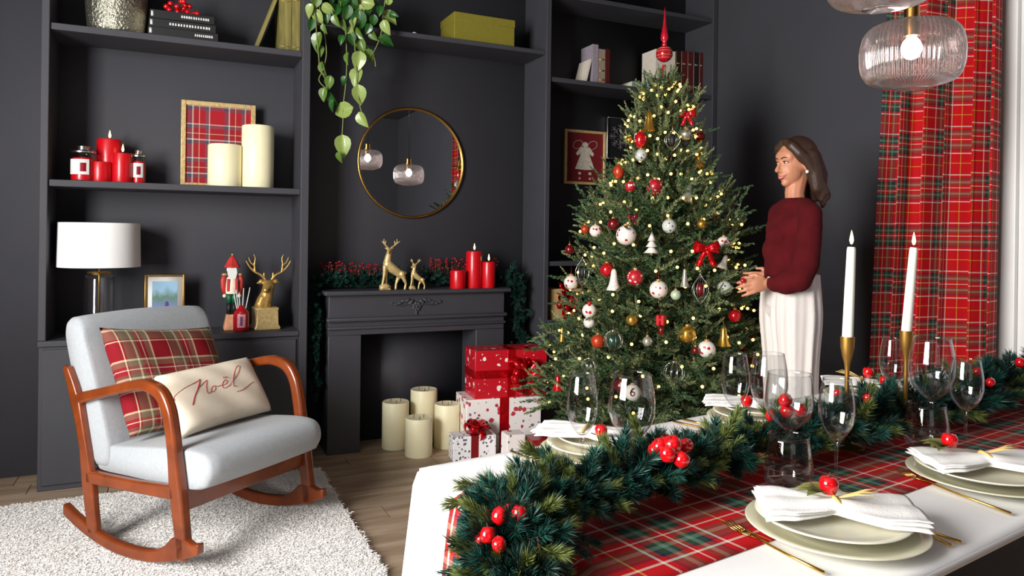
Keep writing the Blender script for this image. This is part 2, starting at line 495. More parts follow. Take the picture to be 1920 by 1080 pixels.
def smoothpts(pts, n=6):
    """Catmull-Rom through pts"""
    P = [Vector(p) for p in pts]; out = []
    for i in range(len(P) - 1):
        p0, p1, p2, p3 = P[max(i - 1, 0)], P[i], P[i + 1], P[min(i + 2, len(P) - 1)]
        for k in range(n):
            t = k / n
            out.append(.5 * ((2 * p1) + (p2 - p0) * t + (2 * p0 - 5 * p1 + 4 * p2 - p3) * t * t + (3 * p1 - p0 - 3 * p2 + p3) * t ** 3))
    out.append(P[-1]); return out

# needles: sprig arrays made once with numpy
def sprig_array(length, needles, nlen, width, seed, splay=55, taper=.6, twist=False, nseg=1):
    g = np.random.default_rng(seed)
    t = g.random(needles) ** .9
    ang = g.random(needles) * 2 * np.pi
    sp = np.radians(splay * (.55 + .6 * g.random(needles)) * (1 - .55 * t))
    L = nlen * (.7 + .5 * g.random(needles)) * (1 - (1 - taper) * t)
    d = np.stack([np.cos(sp), np.sin(sp) * np.cos(ang), np.sin(sp) * np.sin(ang)], 1)
    base = np.stack([t * length, np.zeros(needles), np.zeros(needles)], 1)
    side = np.cross(d, g.normal(size=(needles, 3))); side /= np.linalg.norm(side, axis=1, keepdims=True)
    w = width * (.8 + .5 * g.random(needles))[:, None]
    tip = base + d * L[:, None]
    mid = base + d * (L * .5)[:, None]
    tri = np.stack([base, mid + side * w, tip, mid - side * w], 1)          # a slim lozenge
    return tri.reshape(-1, 3)
def basis_to(d, roll=0.0):
    d = Vector(d).normalized()
    u = d.orthogonal().normalized(); v = d.cross(u)
    u2 = u * math.cos(roll) + v * math.sin(roll); v2 = d.cross(u2)
    return np.array(Matrix((d, u2, v2)).transposed())
def quads_mesh(name, arr):
    n = len(arr) // 4
    me = bpy.data.meshes.new(name)
    me.from_pydata(arr.tolist(), [], np.arange(n * 4).reshape(n, 4).tolist())
    return me
# ================================================================== THE ROOM
BY, FY = 4.58, 4.25            # back wall plane, front plane of the built-in shelving
WX = 3.65                      # right wall plane
LX, RY, CZ = -2.2, -3.5, 3.35
struct(qbox('floor', (LX - .1, RY - .1, -.08), (WX + .1, BY + .1, -.012), 'floor', bevel=0))
floor = bpy.data.objects['floor']
# wood-look planks laid along the shelving, shared meshes
pw, gap = .165, .004
protos = {}
for ln in (1.2, .62, .85):
    b = MB(); b.box((0, 0, -.006), (ln - gap, pw - gap, .012))
    me = b.mesh('plank', False); me.materials.append(M['plank']); protos[ln] = me
def plank(x, y, ln):
    o = bpy.data.objects.new('plank', protos[ln]); C.objects.link(o); o.parent = floor
    o.location = Vector((x, y, random.uniform(-.0006, .0006))) - floor.location
row = 0
y = RY + pw / 2
while y < BY:
    fine = .3 < y
    x = LX - [0, .47, .83, .21, .66][row % 5]
    while x < WX:
        ln = 1.2 if row % 4 else .85
        cxp = x + ln / 2
        if (fine and x > -1.9) or (row % 1 == 0 and cxp < WX):
            plank(cxp, y, ln)
        x += ln
    y += pw; row += 1
struct(qbox('ceiling', (LX - .1, RY - .1, CZ), (WX + .1, BY + .1, CZ + .1), 'ceil', bevel=0))
struct(qbox('wall_back', (LX - .1, BY, 0), (WX + .1, BY + .1, CZ), 'wall', bevel=0))
def wall_hole(name, mat, axis, pos, th, a0, a1, h0, h1, lo, hi):
    """wall in a plane of constant x or y, with one rectangular opening"""
    b = MB()
    def bx(s0, s1, z0, z1):
        if s1 - s0 < 1e-4 or z1 - z0 < 1e-4: return
        if axis == 'x': b.box((pos + th / 2, (s0 + s1) / 2, (z0 + z1) / 2), (abs(th), s1 - s0, z1 - z0))
        else: b.box(((s0 + s1) / 2, pos + th / 2, (z0 + z1) / 2), (s1 - s0, abs(th), z1 - z0))
    bx(lo, a0, 0, CZ); bx(a1, hi, 0, CZ); bx(a0, a1, 0, h0); bx(a0, a1, h1, CZ)
    return struct(b.build(name, mat, smooth=False))
wall_hole('wall_right', 'wall', 'x', WX, .1, .35, 2.12, .06, 3.0, RY - .1, BY)
wall_hole('wall_left', 'wall', 'x', LX, -.1, -.05, 1.95, .8, 2.9, RY - .1, BY)
wall_hole('wall_front', 'wall', 'y', RY, -.1, -2.0, .4, 1.0, 2.9, LX - .1, WX + .1)  # opening cut for the added, unseen rear window
def window(name, axis, pos, a0, a1, h0, h1, nv, nh, depth=.06):
    o = bpy.data.objects.new(name, None); C.objects.link(o); struct(o)
    def P3(s, t, z): return (pos + t, s, z) if axis == 'x' else (s, pos + t, z)
    def bar(nm, s0, s1, z0, z1, d=depth, mat='white'):
        c = P3((s0 + s1) / 2, 0, (z0 + z1) / 2)
        dd = (d, s1 - s0, z1 - z0) if axis == 'x' else (s1 - s0, d, z1 - z0)
        return MB().box(c, dd).build(nm, mat, o, bevel=.004 if mat == 'white' else 0)
    w = .085
    bar('frame_stile', a0, a0 + w, h0, h1); bar('frame_stile', a1 - w, a1, h0, h1)
    bar('frame_rail', a0 + w, a1 - w, h0, h0 + .16); bar('frame_rail', a0 + w, a1 - w, h1 - w, h1)
    for i in range(1, nv + 1):
        s = lerp(a0, a1, i / (nv + 1)); bar('mullion', s - .035, s + .035, h0 + .16, h1 - w)
    for i in range(nv + 1):
        s0, s1 = lerp(a0, a1, i / (nv + 1)) + .03, lerp(a0, a1, (i + 1) / (nv + 1)) - .03
        for j in range(nh + 1):
            z0, z1 = lerp(h0 + .14, h1 - w, j / (nh + 1)), lerp(h0 + .14, h1 - w, (j + 1) / (nh + 1))
            bar('pane', s0, s1, z0 + .01, z1 - .01, .006, 'glass')
            if j: bar('glazing_bar', s0, s1, z0 - .014, z0 + .014, depth * .7)
    return o
window('window_1', 'x', WX + .03, .35, 2.12, .06, 3.0, 1, 0, .07)
window('window_2', 'x', LX - .06, -.05, 1.95, .8, 2.9, 1, 1)
window('window_rear_added', 'y', RY - .06, -2.0, .4, 1.0, 2.9, 1, 1)  # unseen rear window, made up to carry fill light; admits only sky
# white window casing on the right wall, beside the curtain
b = MB()
b.box((WX - .015, 2.20, 1.52), (.03, .16, 3.04)); b.box((WX - .015, .27, 1.52), (.03, .16, 3.04)); b.box((WX - .015, 1.235, 3.08), (.03, 2.09, .16))
struct(b.build('trim_1', 'white', smooth=False, bevel=.004))

# ------------------------------------------------------------------ built-in shelving
xl0, xl1 = at_y(66, 930, FY).x, at_y(579, 400, FY).x
xr0, xr1 = at_y(1021, 400, FY).x, WX
S3, S2, CAB = 2.335, 1.554, .750
TOPZ = 3.25
u1 = thing('shelving_unit', 'charcoal shelving unit with a base cabinet, behind the rocking chair', 'shelving', ((xl0 + xl1) / 2, FY, 0))
qbox('side_panel', (xl0, FY, CAB), (xl0 + .036, BY, TOPZ), 'shelf', u1)
qbox('side_panel', (xl1 - .046, FY, 0), (xl1, BY, TOPZ), 'shelf', u1)
for z in (S2, S3, 3.05): qbox('shelf', (xl0 + .036, FY + .012, z - .034), (xl1 - .046, BY, z), 'shelf', u1, bevel=.003)
cb = qbox('base_cabinet', (xl0 + .004, FY + .012, 0), (xl1 - .046, BY, CAB - .03), 'shelf', u1)
qbox('cabinet_top', (xl0, FY - .004, CAB - .03), (xl1 - .046, BY, CAB), 'shelf', u1)
xm = (xl0 + xl1 - .046) / 2
qbox('cabinet_door', (xl0 + .02, FY, .03), (xm - .003, FY + .014, CAB - .045), 'shelf', u1)
qbox('cabinet_door', (xm + .003, FY, .03), (xl1 - .06, FY + .014, CAB - .045), 'shelf', u1)

u2 = thing('shelving_unit', 'charcoal shelving unit in the corner, behind the Christmas tree', 'shelving', ((xr0 + xr1) / 2, FY, 0))
qbox('side_panel', (xr0, FY, 0), (xr0 + .036, BY, TOPZ), 'shelf', u2)
qbox('side_panel', (xr1 - .045, FY, 0), (xr1 - .002, BY, TOPZ), 'shelf', u2)
for z in (1.137, 2.358, 2.925): qbox('shelf', (xr0 + .036, FY + .012, z - .03), (xr1 - .045, BY, z), 'shelf', u2, bevel=.003)
qbox('base_cabinet', (xr0 + .036, FY + .012, 0), (xr1 - .045, BY, CAB - .03), 'shelf', u2)
qbox('cabinet_top', (xr0 + .036, FY, CAB - .03), (xr1 - .045, BY, CAB), 'shelf', u2)

MS = 2.528
tag(qbox('wall_shelf', (xl1, FY + .02, MS - .03), (xr0, BY, MS), 'shelf'), 'long charcoal shelf spanning the alcove above the round mirror', 'shelf')

# ------------------------------------------------------------------ fireplace surround
FF = 4.32
fx0, fx1, MT = .842, 1.972, .965
fp = thing('fireplace_surround', 'charcoal painted fireplace surround with carved frieze', 'fireplace', ((fx0 + fx1) / 2, FF, 0))
qbox('leg', (fx0, FF, 0), (1.037, BY, .70), 'mantel', fp)
qbox('leg', (1.776, FF, 0), (fx1, BY, .70), 'mantel', fp)
qbox('frieze', (fx0, FF, .70), (fx1, BY, MT - .026), 'mantel', fp)
qbox('mantel_shelf', (fx0 - .03, FF - .045, MT - .026), (fx1 + .03, BY, MT), 'mantel', fp, bevel=.007)
qbox('moulding', (fx0 - .012, FF - .03, .782), (fx1 + .012, FF + .02, .806), 'mantel', fp, bevel=.008)
qbox('moulding', (fx0 - .006, FF - .018, .735), (fx1 + .006, FF + .02, .752), 'mantel', fp, bevel=.006)
qbox('firebox_back', (1.03, BY - .02, 0), (1.78, BY, .70), 'mantel', fp, bevel=0)
b = MB()                                                     # carved swag with a central flower
oc = Vector(((fx0 + fx1) / 2 - .03, FF - .004, .868))
for k in range(7):
    a = 2 * math.pi * k / 7
    b.ball(oc + Vector((math.cos(a) * .019, 0, math.sin(a) * .019 - .008)), .013, 8, 6, (1, .6, 1))
b.ball(oc + Vector((0, -.004, -.008)), .011, 8, 6)
for s_ in (-1, 1):
    for k in range(6):
        t = k / 5
        p = oc + Vector((s_ * (.035 + .12 * t), 0, .020 + .012 * math.sin(t * 6)))
        b.ball(p, .016 - .007 * t, 8, 6, (1.5, .5, .75), Matrix.Rotation(s_ * (.7 - t), 3, 'Y'))
    b.tube([oc + Vector((s_ * (.01 + .15 * t), 0, -.01 + .03 * t + .01 * math.sin(7 * t))) for t in [i / 9 for i in range(10)]], [.006 - .0004 * i for i in range(10)], 6)
for k in range(3):
    b.ball(oc + Vector((0, 0, -.04 - .012 * k)), .01 - .002 * k, 8, 6, (1, .6, 1.2))
b.build('carved_ornament', 'mantel', fp)

# ------------------------------------------------------------------ round mirror
mc = at_y(773, 305.5, BY - .015)
mr = .352
t = thing('round_mirror', 'round mirror with a thin brass frame above the mantel', 'mirror', (mc.x, BY, mc.z - mr))
RXm = Matrix.Rotation(math.radians(90), 3, 'X')
ring = [Vector((mc.x + math.cos(a) * mr, BY - .016, mc.z + math.sin(a) * mr)) for a in [2 * math.pi * i / 72 for i in range(73)]]
MB().tube(ring, .009, 8, cap=False).build('frame', 'brass', t)
MB().lathe([(0, 0), (mr, 0), (mr, .012), (0, .012)], 72, (mc.x, BY - .001, mc.z), RXm).build('mirror_plate', 'mirror', t, auto=.5)

# ------------------------------------------------------------------ rug
RX0, RX1, RY0, RY1 = -2.0, .752, 1.7, 4.05
rg = thing('shag_rug', 'white shaggy rug under the rocking chair', 'rug', ((RX0 + RX1) / 2, (RY0 + RY1) / 2, 0))
qbox('rug_backing', (RX0, RY0, 0), (RX1, RY1, .019), 'rug', rg, bevel=.004)
N = 130000
g = np.random.default_rng(3)
px_ = np.concatenate([g.uniform(-1.25, RX1, N), g.uniform(RX0, RX1, 9000)]); py_ = np.concatenate([g.uniform(2.35, RY1, N), g.uniform(RY0, RY1, 9000)])
N = len(px_)
wob = .006 * np.sin(py_ * 23) + .005 * np.sin(py_ * 51 + 1)
px_ = np.where(px_ > RX1 - .02, px_ + wob, px_)
lean = g.normal(size=(N, 2)) * .012 + np.stack([.006 * np.sin(px_ * 9 + py_ * 5), .006 * np.cos(py_ * 8 - px_ * 4)], 1)
base = np.stack([px_, py_, np.full(N, .0185)], 1)
tip = base + np.stack([lean[:, 0], lean[:, 1], g.uniform(.001, .008, N)], 1)
sd = g.normal(size=(N, 3)); sd[:, 2] *= .12; sd /= np.linalg.norm(sd, axis=1, keepdims=True)
mid = (base + tip) / 2 + np.array([0, 0, .002])
arr = np.stack([base, mid + sd * .0030, tip, mid - sd * .0030], 1).reshape(-1, 3)
me = quads_mesh('pile', arr)
o = link('pile', me, 'rug', rg); o['kind'] = 'stuff'
# ================================================================== ROCKING CHAIR
AL = math.radians(-52)
fv = Vector((math.cos(AL), math.sin(AL), 0)); lv = Vector((-fv.y, fv.x, 0))
p0 = at_z(280, 1057, .03); p0 = Vector((p0.x, p0.y, 0))
CW = .70
def ch(s, y, z): return p0 + fv * s + lv * y + Vector((0, 0, z))
rc = thing('rocking_chair', 'pale grey rocking armchair with orange-brown wooden frame on the white rug', 'rocking chair', tuple(ch(-.14, CW / 2, 0)))
def rocker_z(s): return .022 + (s + .14) ** 2 / (2 * .87)
th = .032
for side in (0, 1):
    y0 = 0 if side == 0 else CW - th
    def pf(a, b_, t): return ch(a, y0 + t, b_)
    ss = [lerp(-.545, .262, i / 22) for i in range(23)]
    low = [(s, rocker_z(s)) for s in ss]
    def hi_z(s):
        f_ = .047
        if s > .19: f_ = .040
        return rocker_z(s) + f_ + .05 * math.exp(-((s - .14) / .06) ** 2)
    up = [(s, hi_z(s)) for s in reversed(ss)]
    MB().prism(low + up, pf, th).build('rocker', 'chairwood', rc, bevel=.007, seg=3)
    # rear post running up behind the arm, front leg flowing into the arm
    rp = [(-.352, .07), (-.372, .16), (-.392, .27), (-.418, .40), (-.452, .52), (-.480, .60), (-.512, .67), (-.548, .735)]
    wd = [.030, .030, .034, .026, .026, .032, .026, .020]
    L, R_ = [], []
    for i, (s, z) in enumerate(rp):
        L.append((s - wd[i], z)); R_.append((s + wd[i], z))
    MB().prism(L + R_[::-1], pf, th).build('rear_post', 'chairwood', rc, bevel=.009, seg=3)
    fl = [(.170, .07), (.158, .16), (.142, .25), (.128, .33), (.112, .44), (.092, .55), (.070, .625), (.030, .678), (-.030, .700), (-.100, .700), (-.22, .672), (-.36, .636), (-.475, .604)]
    wd = [.028, .028, .030, .032, .026, .025, .025, .025, .023, .021, .021, .022, .024]
    L, R_ = [], []
    for i, (s, z) in enumerate(fl):
        a, c_ = fl[max(i - 1, 0)], fl[min(i + 1, len(fl) - 1)]
        tx, tz = c_[0] - a[0], c_[1] - a[1]; q = math.hypot(tx, tz)
        L.append((s - tz / q * wd[i], z + tx / q * wd[i])); R_.append((s + tz / q * wd[i], z - tx / q * wd[i]))
    # smooth outlines
    def cr(pts): return [(v.x, v.y) for v in smoothpts([(a, b_, 0) for a, b_ in pts], 4)]
    MB().prism(cr(L) + cr(R_)[::-1], pf, th + .012).build('arm_and_leg', 'chairwood', rc, bevel=.012, seg=3)
    MB().prism([(-.40, .270), (.13, .292), (.125, .345), (-.10, .330), (-.40, .322)], pf, th).build('side_rail', 'chairwood', rc, bevel=.008)
b = MB(); b.prism([(.105, .236), (.140, .240), (.150, .335), (.115, .335)], lambda a, b_, t: ch(a, .02 + t, b_), CW - .04)
b.build('front_rail', 'chairwood', rc, bevel=.006)
b = MB(); b.prism([(-.41, .260), (-.375, .260), (-.38, .32), (-.415, .32)], lambda a, b_, t: ch(a, .02 + t, b_), CW - .04)
b.build('rear_rail', 'chairwood', rc, bevel=.006)
def cushion_block(name, outline, y0, y1, sag, mat, crown=.012):
    """upholstered block: a side outline swept across the chair, rounded ends and a slight crown"""
    pts = [(v.x, v.y) for v in smoothpts([(a, b_, 0) for a, b_ in outline + outline[:1]], 5)[:-1]]
    cs, cz = sum(a for a, _ in pts) / len(pts), sum(z for _, z in pts) / len(pts)
    n = len(pts); b = MB(); vs, fs = [], []
    prof = [(0, .90), (.012, .965), (.03, .995), (.10, 1.0)] + [(lerp(.10, .90, i / 8), 1.0) for i in range(1, 9)] + [(.97, .995), (.988, .965), (1, .90)]
    for (ty, k) in prof:
        y = lerp(y0, y1, ty)
        kk = k + crown * math.sin(math.pi * ty)
        for a, z in pts: vs.append(ch(cs + (a - cs) * kk, y, cz + (z - cz) * (kk + .03 * math.sin(math.pi * ty))))
    for j in range(len(prof) - 1):
        for i in range(n): fs.append((j * n + i, j * n + (i + 1) % n, (j + 1) * n + (i + 1) % n, (j + 1) * n + i))
    fs.append(tuple(range(n))[::-1]); fs.append(tuple((len(prof) - 1) * n + i for i in range(n)))
    b._add(vs, fs)
    return b.build(name, mat, rc, auto=1.2)
cushion_block('seat_cushion', [(.240, .342), (.268, .40), (.245, .458), (.16, .474), (0, .462), (-.20, .438), (-.385, .415), (-.42, .37), (-.40, .318), (-.2, .316), (0, .318), (.18, .324)], .045, CW - .033, 0, 'greyfab')
cushion_block('back_cushion', [(-.375, .335), (-.315, .345), (-.305, .43), (-.345, .56), (-.40, .70), (-.455, .83), (-.487, .905), (-.53, .935), (-.585, .925), (-.60, .88), (-.565, .76), (-.51, .60), (-.455, .45), (-.42, .34)], .030, CW - .030, 0, 'greyfab')

def pillow(name, c, eu, ev, w, h, t, mat, label, uvs=1.0, nu=28, puff=.42):
    """stuffed cushion centred at c, lying in the plane eu, ev"""
    eu, ev = eu.normalized(), ev.normalized(); en = eu.cross(ev)
    def surf(u, v, sg):
        a, b_ = 2 * u - 1, 2 * v - 1
        k = max(0, (1 - a ** 4)) ** puff * max(0, (1 - b_ ** 4)) ** puff
        pin = 1 - .055 * (1 - abs(b_) ** 2) * abs(a) ** 3
        pin2 = 1 - .055 * (1 - abs(a) ** 2) * abs(b_) ** 3
        wr = .003 * math.sin(a * 9 + b_ * 5) * k
        return c + eu * (a * w / 2 * pin) + ev * (b_ * h / 2 * pin2) + en * sg * (k * t / 2 + wr)
    b = MB()
    for sg in (1, -1):
        b.grid(lambda u, v: surf(u, v, sg), nu, nu, lambda u, v: (u * w * uvs, v * h * uvs))
    me = b.mesh(name); bm = bmesh.new(); bm.from_mesh(me)
    bmesh.ops.remove_doubles(bm, verts=bm.verts, dist=.0004); bmesh.ops.recalc_face_normals(bm, faces=bm.faces); bm.to_mesh(me); bm.free()
    o = link(name, me, mat)
    tag(o, label, 'cushion')
    return o, surf
# tartan cushion against the backrest
ev = (ch(-.425, 0, .86) - ch(-.265, 0, .445)).normalized()
c1 = (ch(-.345, .335, .655)) + fv * .038
pillow('tartan_cushion', c1, lv + Vector((0, 0, -.10)), ev + lv * -.05, .555, .47, .13, 'pillow_t', 'red tartan cushion leaning against the backrest of the rocking chair')
# lettered cushion in front of it
E1 = (lv + Vector((0, 0, .02))).normalized()
ev2 = (ch(-.20, 0, .70) - ch(-.045, 0, .475)); ev2 = (ev2 - E1 * ev2.dot(E1)).normalized()
c2 = ch(-.112, .40, .590)
CW2, CH2, CT2 = .50, .285, .125
po, psurf = pillow('lettered_cushion', c2, E1, ev2, CW2, CH2, CT2, 'cream', 'cream oblong cushion with red script lettering on the rocking chair seat')
# the script on it: strokes read in the photograph, laid on the face of the cushion
def on_pillow(cx_, cy_):
    px, py = 140 + cx_ / 4.32, 590 + cy_ / 4.32
    n = E1.cross(ev2)
    q = at_plane(px, py, c2 + n * (CT2 * .42), n) - c2
    u, v = min(.97, max(.03, q.dot(E1) / CW2 + .5)), min(.97, max(.03, q.dot(ev2) / CH2 + .5))
    return psurf(u, v, 1) + n * .0012
strokes = [
    [(755, 700), (775, 670), (820, 640), (880, 600), (940, 570), (985, 545), (1005, 530)],
    [(1005, 528), (998, 570), (980, 620), (962, 665), (950, 735)],
    [(985, 610), (1020, 575), (1050, 545), (1062, 540), (1058, 580), (1060, 630), (1075, 648), (1100, 625)],
    [(1128, 585), (1108, 590), (1096, 615), (1105, 632), (1126, 620), (1132, 598), (1128, 585), (1150, 590), (1175, 580)],
    [(1180, 585), (1210, 572), (1218, 548), (1204, 540), (1186, 560), (1184, 590), (1204, 604), (1240, 585)],
    [(1240, 585), (1290, 520), (1322, 460), (1326, 425), (1306, 422), (1284, 480), (1270, 550), (1275, 590), (1300, 590)],
    [(1300, 635), (1350, 618), (1410, 570), (1450, 545)],
]
for st in strokes:
    MB().tube(smoothpts([on_pillow(*p) for p in st], 5), .0011 if st is not strokes[1] else .0021, 5).build('lettering', 'redink', po)
for p in ((1192, 520), (1212, 516)):
    MB().ball(on_pillow(*p), .003, 8, 6).build('lettering', 'redink', po)
# ================================================================== THINGS ON THE LEFT SHELVES
def pillar(px0, px1, top_px, z0, Y, mat, label, group, name='pillar_candle', lit=False, wicks=1, cat='candle', h=None, depth=None, base_px=None):
    """solid candle standing at depth Y (or on the floor by base_px): width and height read from the photo"""
    xm_ = (px0 + px1) / 2
    p = at_y(xm_, top_px, Y)
    d = (p - CAMP).dot(FWD)
    r = (px1 - px0) / 2 * d / FPX
    hh = h or (p.z - z0)
    t = thing(name, label, cat, (p.x, Y, z0), group)
    MB().lathe([(0, 0), (r * .97, 0), (r, .004), (r, hh - .006), (r * .95, hh), (r * .80, hh - .002), (r * .55, hh - .007), (0, hh - .009)], 32, (p.x, Y, z0)).build('wax', mat, t, auto=.9)
    ws = [(0, 0)] if wicks == 1 else [(math.cos(a) * r * .42, math.sin(a) * r * .42) for a in (.3, 2.4, 4.5)]
    for a, b_ in ws:
        q = Vector((p.x + a, Y + b_, z0 + hh - .010))
        MB().tube([q, q + Vector((.001, 0, .012)), q + Vector((.003, 0, .022))], .0018, 5).build('wick', 'wick', t)
        if lit:
            f = q + Vector((.002, 0, .018))
            MB().lathe([(0, 0), (.004, .004), (.0062, .012), (.005, .022), (.0025, .034), (0, .044)], 10, f).build('flame', 'flame', t)
    return t
G = 'red pillar candles on the middle shelf'
pillar(184, 226, 262, S2, 4.455, 'candle_r', 'tall red pillar candle between two jar candles on the middle shelf', G, lit=True)
pillar(171, 208, 304, S2, 4.375, 'candle_r', 'shortest red pillar candle on the middle shelf', G)
pillar(212, 247, 288, S2, 4.38, 'candle_r', 'mid-height lit red pillar candle on the middle shelf beside the jar', G, lit=True)
pillar(392, 452, 272, S2, 4.40, 'candle_c', 'short ivory pillar candle in front of the tartan picture', 'ivory pillar candles on the middle shelf', wicks=3)
pillar(455, 513, 237, S2, 4.40, 'candle_c', 'tall ivory pillar candle beside the tartan picture', 'ivory pillar candles on the middle shelf', wicks=3)
def jar(px0, px1, top, Y, label, side=1):
    p = at_y((px0 + px1) / 2, top, Y); d = (p - CAMP).dot(FWD); r = (px1 - px0) / 2 * d / FPX; h = p.z - S2
    t = thing('jar_candle', label, 'candle', (p.x, Y, S2), 'jar candles on the middle shelf')
    o = (p.x, Y, S2)
    MB().lathe([(0, .004), (r * .9, .004), (r * .93, .015), (r * .93, h * .60), (r * .75, h * .66), (0, h * .66)], 24, o).build('wax', 'candle_r', t, auto=.9)
    MB().lathe([(0, 0), (r * .95, 0), (r, .01), (r, h * .66), (r * .80, h * .76), (r * .80, h * .80)], 24, o).build('glass_jar', 'glass', t)
    lid = MB().lathe([(0, h * .79), (r * .98, h * .79), (r * 1.0, h * .83), (r * .9, h * .86), (r * .45, h * .89), (r * .5, h * .94), (r * .55, h * .97), (r * .3, h), (0, h)], 20, o).build('lid', 'silver', t, auto=.6)
    def lab(u, v):
        a = math.radians(-90 + lerp(-48, 48, u) + (-16 if side > 0 else -10)); return Vector((p.x + math.cos(a) * r * 1.012, Y + math.sin(a) * r * 1.012, S2 + lerp(.18, .60, v) * h))
    pl = MB().grid(lab, 10, 4).build('paper_label', 'whiteink', t)
    def lab2(u, v):
        a = math.radians(-90 + lerp(4, 34, u) - 16); return Vector((p.x + math.cos(a) * r * 1.025, Y + math.sin(a) * r * 1.025, S2 + lerp(.26, .5, v) * h))
    MB().grid(lab2, 6, 4).build('printed_motif', 'berry', pl)
jar(135, 178, 273, 4.36, 'red jar candle with white label and clear lid, beside the shortest pillar candle')
jar(247, 273, 281, 4.40, 'narrow red jar candle with silver lid standing clear of the red pillars', -1)
# framed tartan print leaning on the back of the shelf
def picture(name, label, corners_px, Y, z0, fw, fm, inner, th=.02, lean=.0, cat='picture', mat_w=0.0, matm=None):
    (x0, y0), (x1, y1) = corners_px
    a, c_ = at_y(x0, y0, Y), at_y(x1, y1, Y)
    X0, X1, Zt, Zb = a.x, c_.x, a.z, c_.z if z0 is None else z0
    t = thing(name, label, cat, ((X0 + X1) / 2, Y, Zb))
    def bx(nm, lo, hi, mat, par, bev=.003): return qbox(nm, lo, hi, mat, par, bevel=bev)
    fr = thing_part = None
    bx('frame_side', (X0, Y, Zb), (X0 + fw, Y + th, Zt), fm, t); bx('frame_side', (X1 - fw, Y, Zb), (X1, Y + th, Zt), fm, t)
    bx('frame_side', (X0 + fw, Y, Zt - fw), (X1 - fw, Y + th, Zt), fm, t); bx('frame_side', (X0 + fw, Y, Zb), (X1 - fw, Y + th, Zb + fw), fm, t)
    bx('backing_board', (X0 + .004, Y + th * .7, Zb + .004), (X1 - .004, Y + th, Zt - .004), 'black', t, 0)
    i0, i1, j0, j1 = X0 + fw + mat_w, X1 - fw - mat_w, Zb + fw + mat_w, Zt - fw - mat_w
    if mat_w: bx('mount', (X0 + fw, Y + th * .5, Zb + fw), (X1 - fw, Y + th * .7, Zt - fw), matm, t, 0)
    yy = Y + th * (.45 if mat_w else .55)
    if inner: MB().grid(lambda u, v: (lerp(i0, i1, u), yy, lerp(j0, j1, v)), 1, 1, lambda u, v: (u * (i1 - i0), v * (j1 - j0))).build('print', inner, t, smooth=False)
    return t, (i0, i1, j0, j1, yy)
picture('framed_print', 'red tartan print in a gold frame behind the ivory candles', ((340, 186), (478, 349)), 4.50, S2, .026, 'paleg', 'framed_t')
# hammered vase on the top shelf
v0 = at_y(218, 58, 4.41)
t = thing('vase', 'tall hammered silver vase on the top shelf', 'vase', (v0.x, 4.41, S3))
MB().lathe([(0, .003), (.125, .0), (.132, .006), (.136, .03), (.143, .12), (.150, .22), (.154, .30), (.148, .37), (.138, .42), (.142, .44), (.134, .44), (.130, .42), (.140, .36), (.145, .3), (.132, .1), (.12, .02), (0, .02)], 48, (v0.x, 4.41, S3)).build('vase_body', 'silverh', t)
MB().lathe([(.139, .432), (.146, .438), (.146, .446), (.139, .446)], 48, (v0.x, 4.41, S3)).build('rim', 'silver', t)
# three black books and a berry spray
def book(name, label, lo, hi, cover, group, spine='-y', pages=True, rot=None, piv=None, marks=None, markmat='whiteink', cat='book'):
    """hard-cover book: cover boards, spine and a recessed page block; spine faces the room"""
    lo, hi = Vector(lo), Vector(hi); ct = .003
    t = thing(name, label, cat, ((lo.x + hi.x) / 2, (lo.y + hi.y) / 2, lo.z), group)
    d = hi - lo
    flat = d.z < d.x
    if flat:
        qbox('cover_board', lo, (hi.x, hi.y, lo.z + ct), cover, t, bevel=.001); qbox('cover_board', (lo.x, lo.y, hi.z - ct), hi, cover, t, bevel=.001)
    else:
        qbox('cover_board', lo, (lo.x + ct, hi.y, hi.z), cover, t, bevel=.001); qbox('cover_board', (hi.x - ct, lo.y, lo.z), hi, cover, t, bevel=.001)
    sp = qbox('spine', lo, (hi.x, lo.y + ct, hi.z), cover, t, bevel=.0015)
    e = .004
    if flat: qbox('page_block', (lo.x + e, lo.y + ct, lo.z + ct), (hi.x - e, hi.y - e, hi.z - ct), 'paper', t, bevel=0)
    else: qbox('page_block', (lo.x + ct, lo.y + ct, lo.z + e), (hi.x - ct, hi.y - e, hi.z - e), 'paper', t, bevel=0)
    for (a0, a1, z0, z1) in marks or []:
        qbox('spine_print', (lerp(lo.x, hi.x, a0), lo.y - .0008, lerp(lo.z, hi.z, z0)), (lerp(lo.x, hi.x, a1), lo.y + .0004, lerp(lo.z, hi.z, z1)), markmat, sp, bevel=0)
    return t
A = at_y(277, 74, 4.28); B_ = at_y(409, 74, 4.28)
hz = .045
def dashes(a, b_, n, z0=.35, z1=.65):
    out = []; x = a; g = random.Random(int(a * 1000) + n)
    for i in range(n):
        w = (b_ - a) / n * g.uniform(.55, .8); out.append((x, x + w, z0, z1)); x += (b_ - a) / n
    return out
labs = ['undermost of the three flat black books', 'middle one of the three flat black books', 'topmost of the three flat black books, under the red berries']
for k in range(3):
    mk = [(.02, .055, .2, .8)] + dashes([.66, .30, .48][k], .93, [9, 15, 12][k])
    book('black_book', labs[k], (A.x + .004 * k, 4.275 + .004 * (k % 2), S3 + k * hz), (B_.x - [0, .012, .02][k], 4.47, S3 + (k + 1) * hz - .001), 'black', 'flat black books on the top shelf', marks=mk)
top = S3 + 3 * hz
bc = at_y(344, 22, 4.36)
t = thing('berry_spray', 'small spray of red artificial berries on the black books', 'decoration', (bc.x, 4.36, top))
g = random.Random(5)
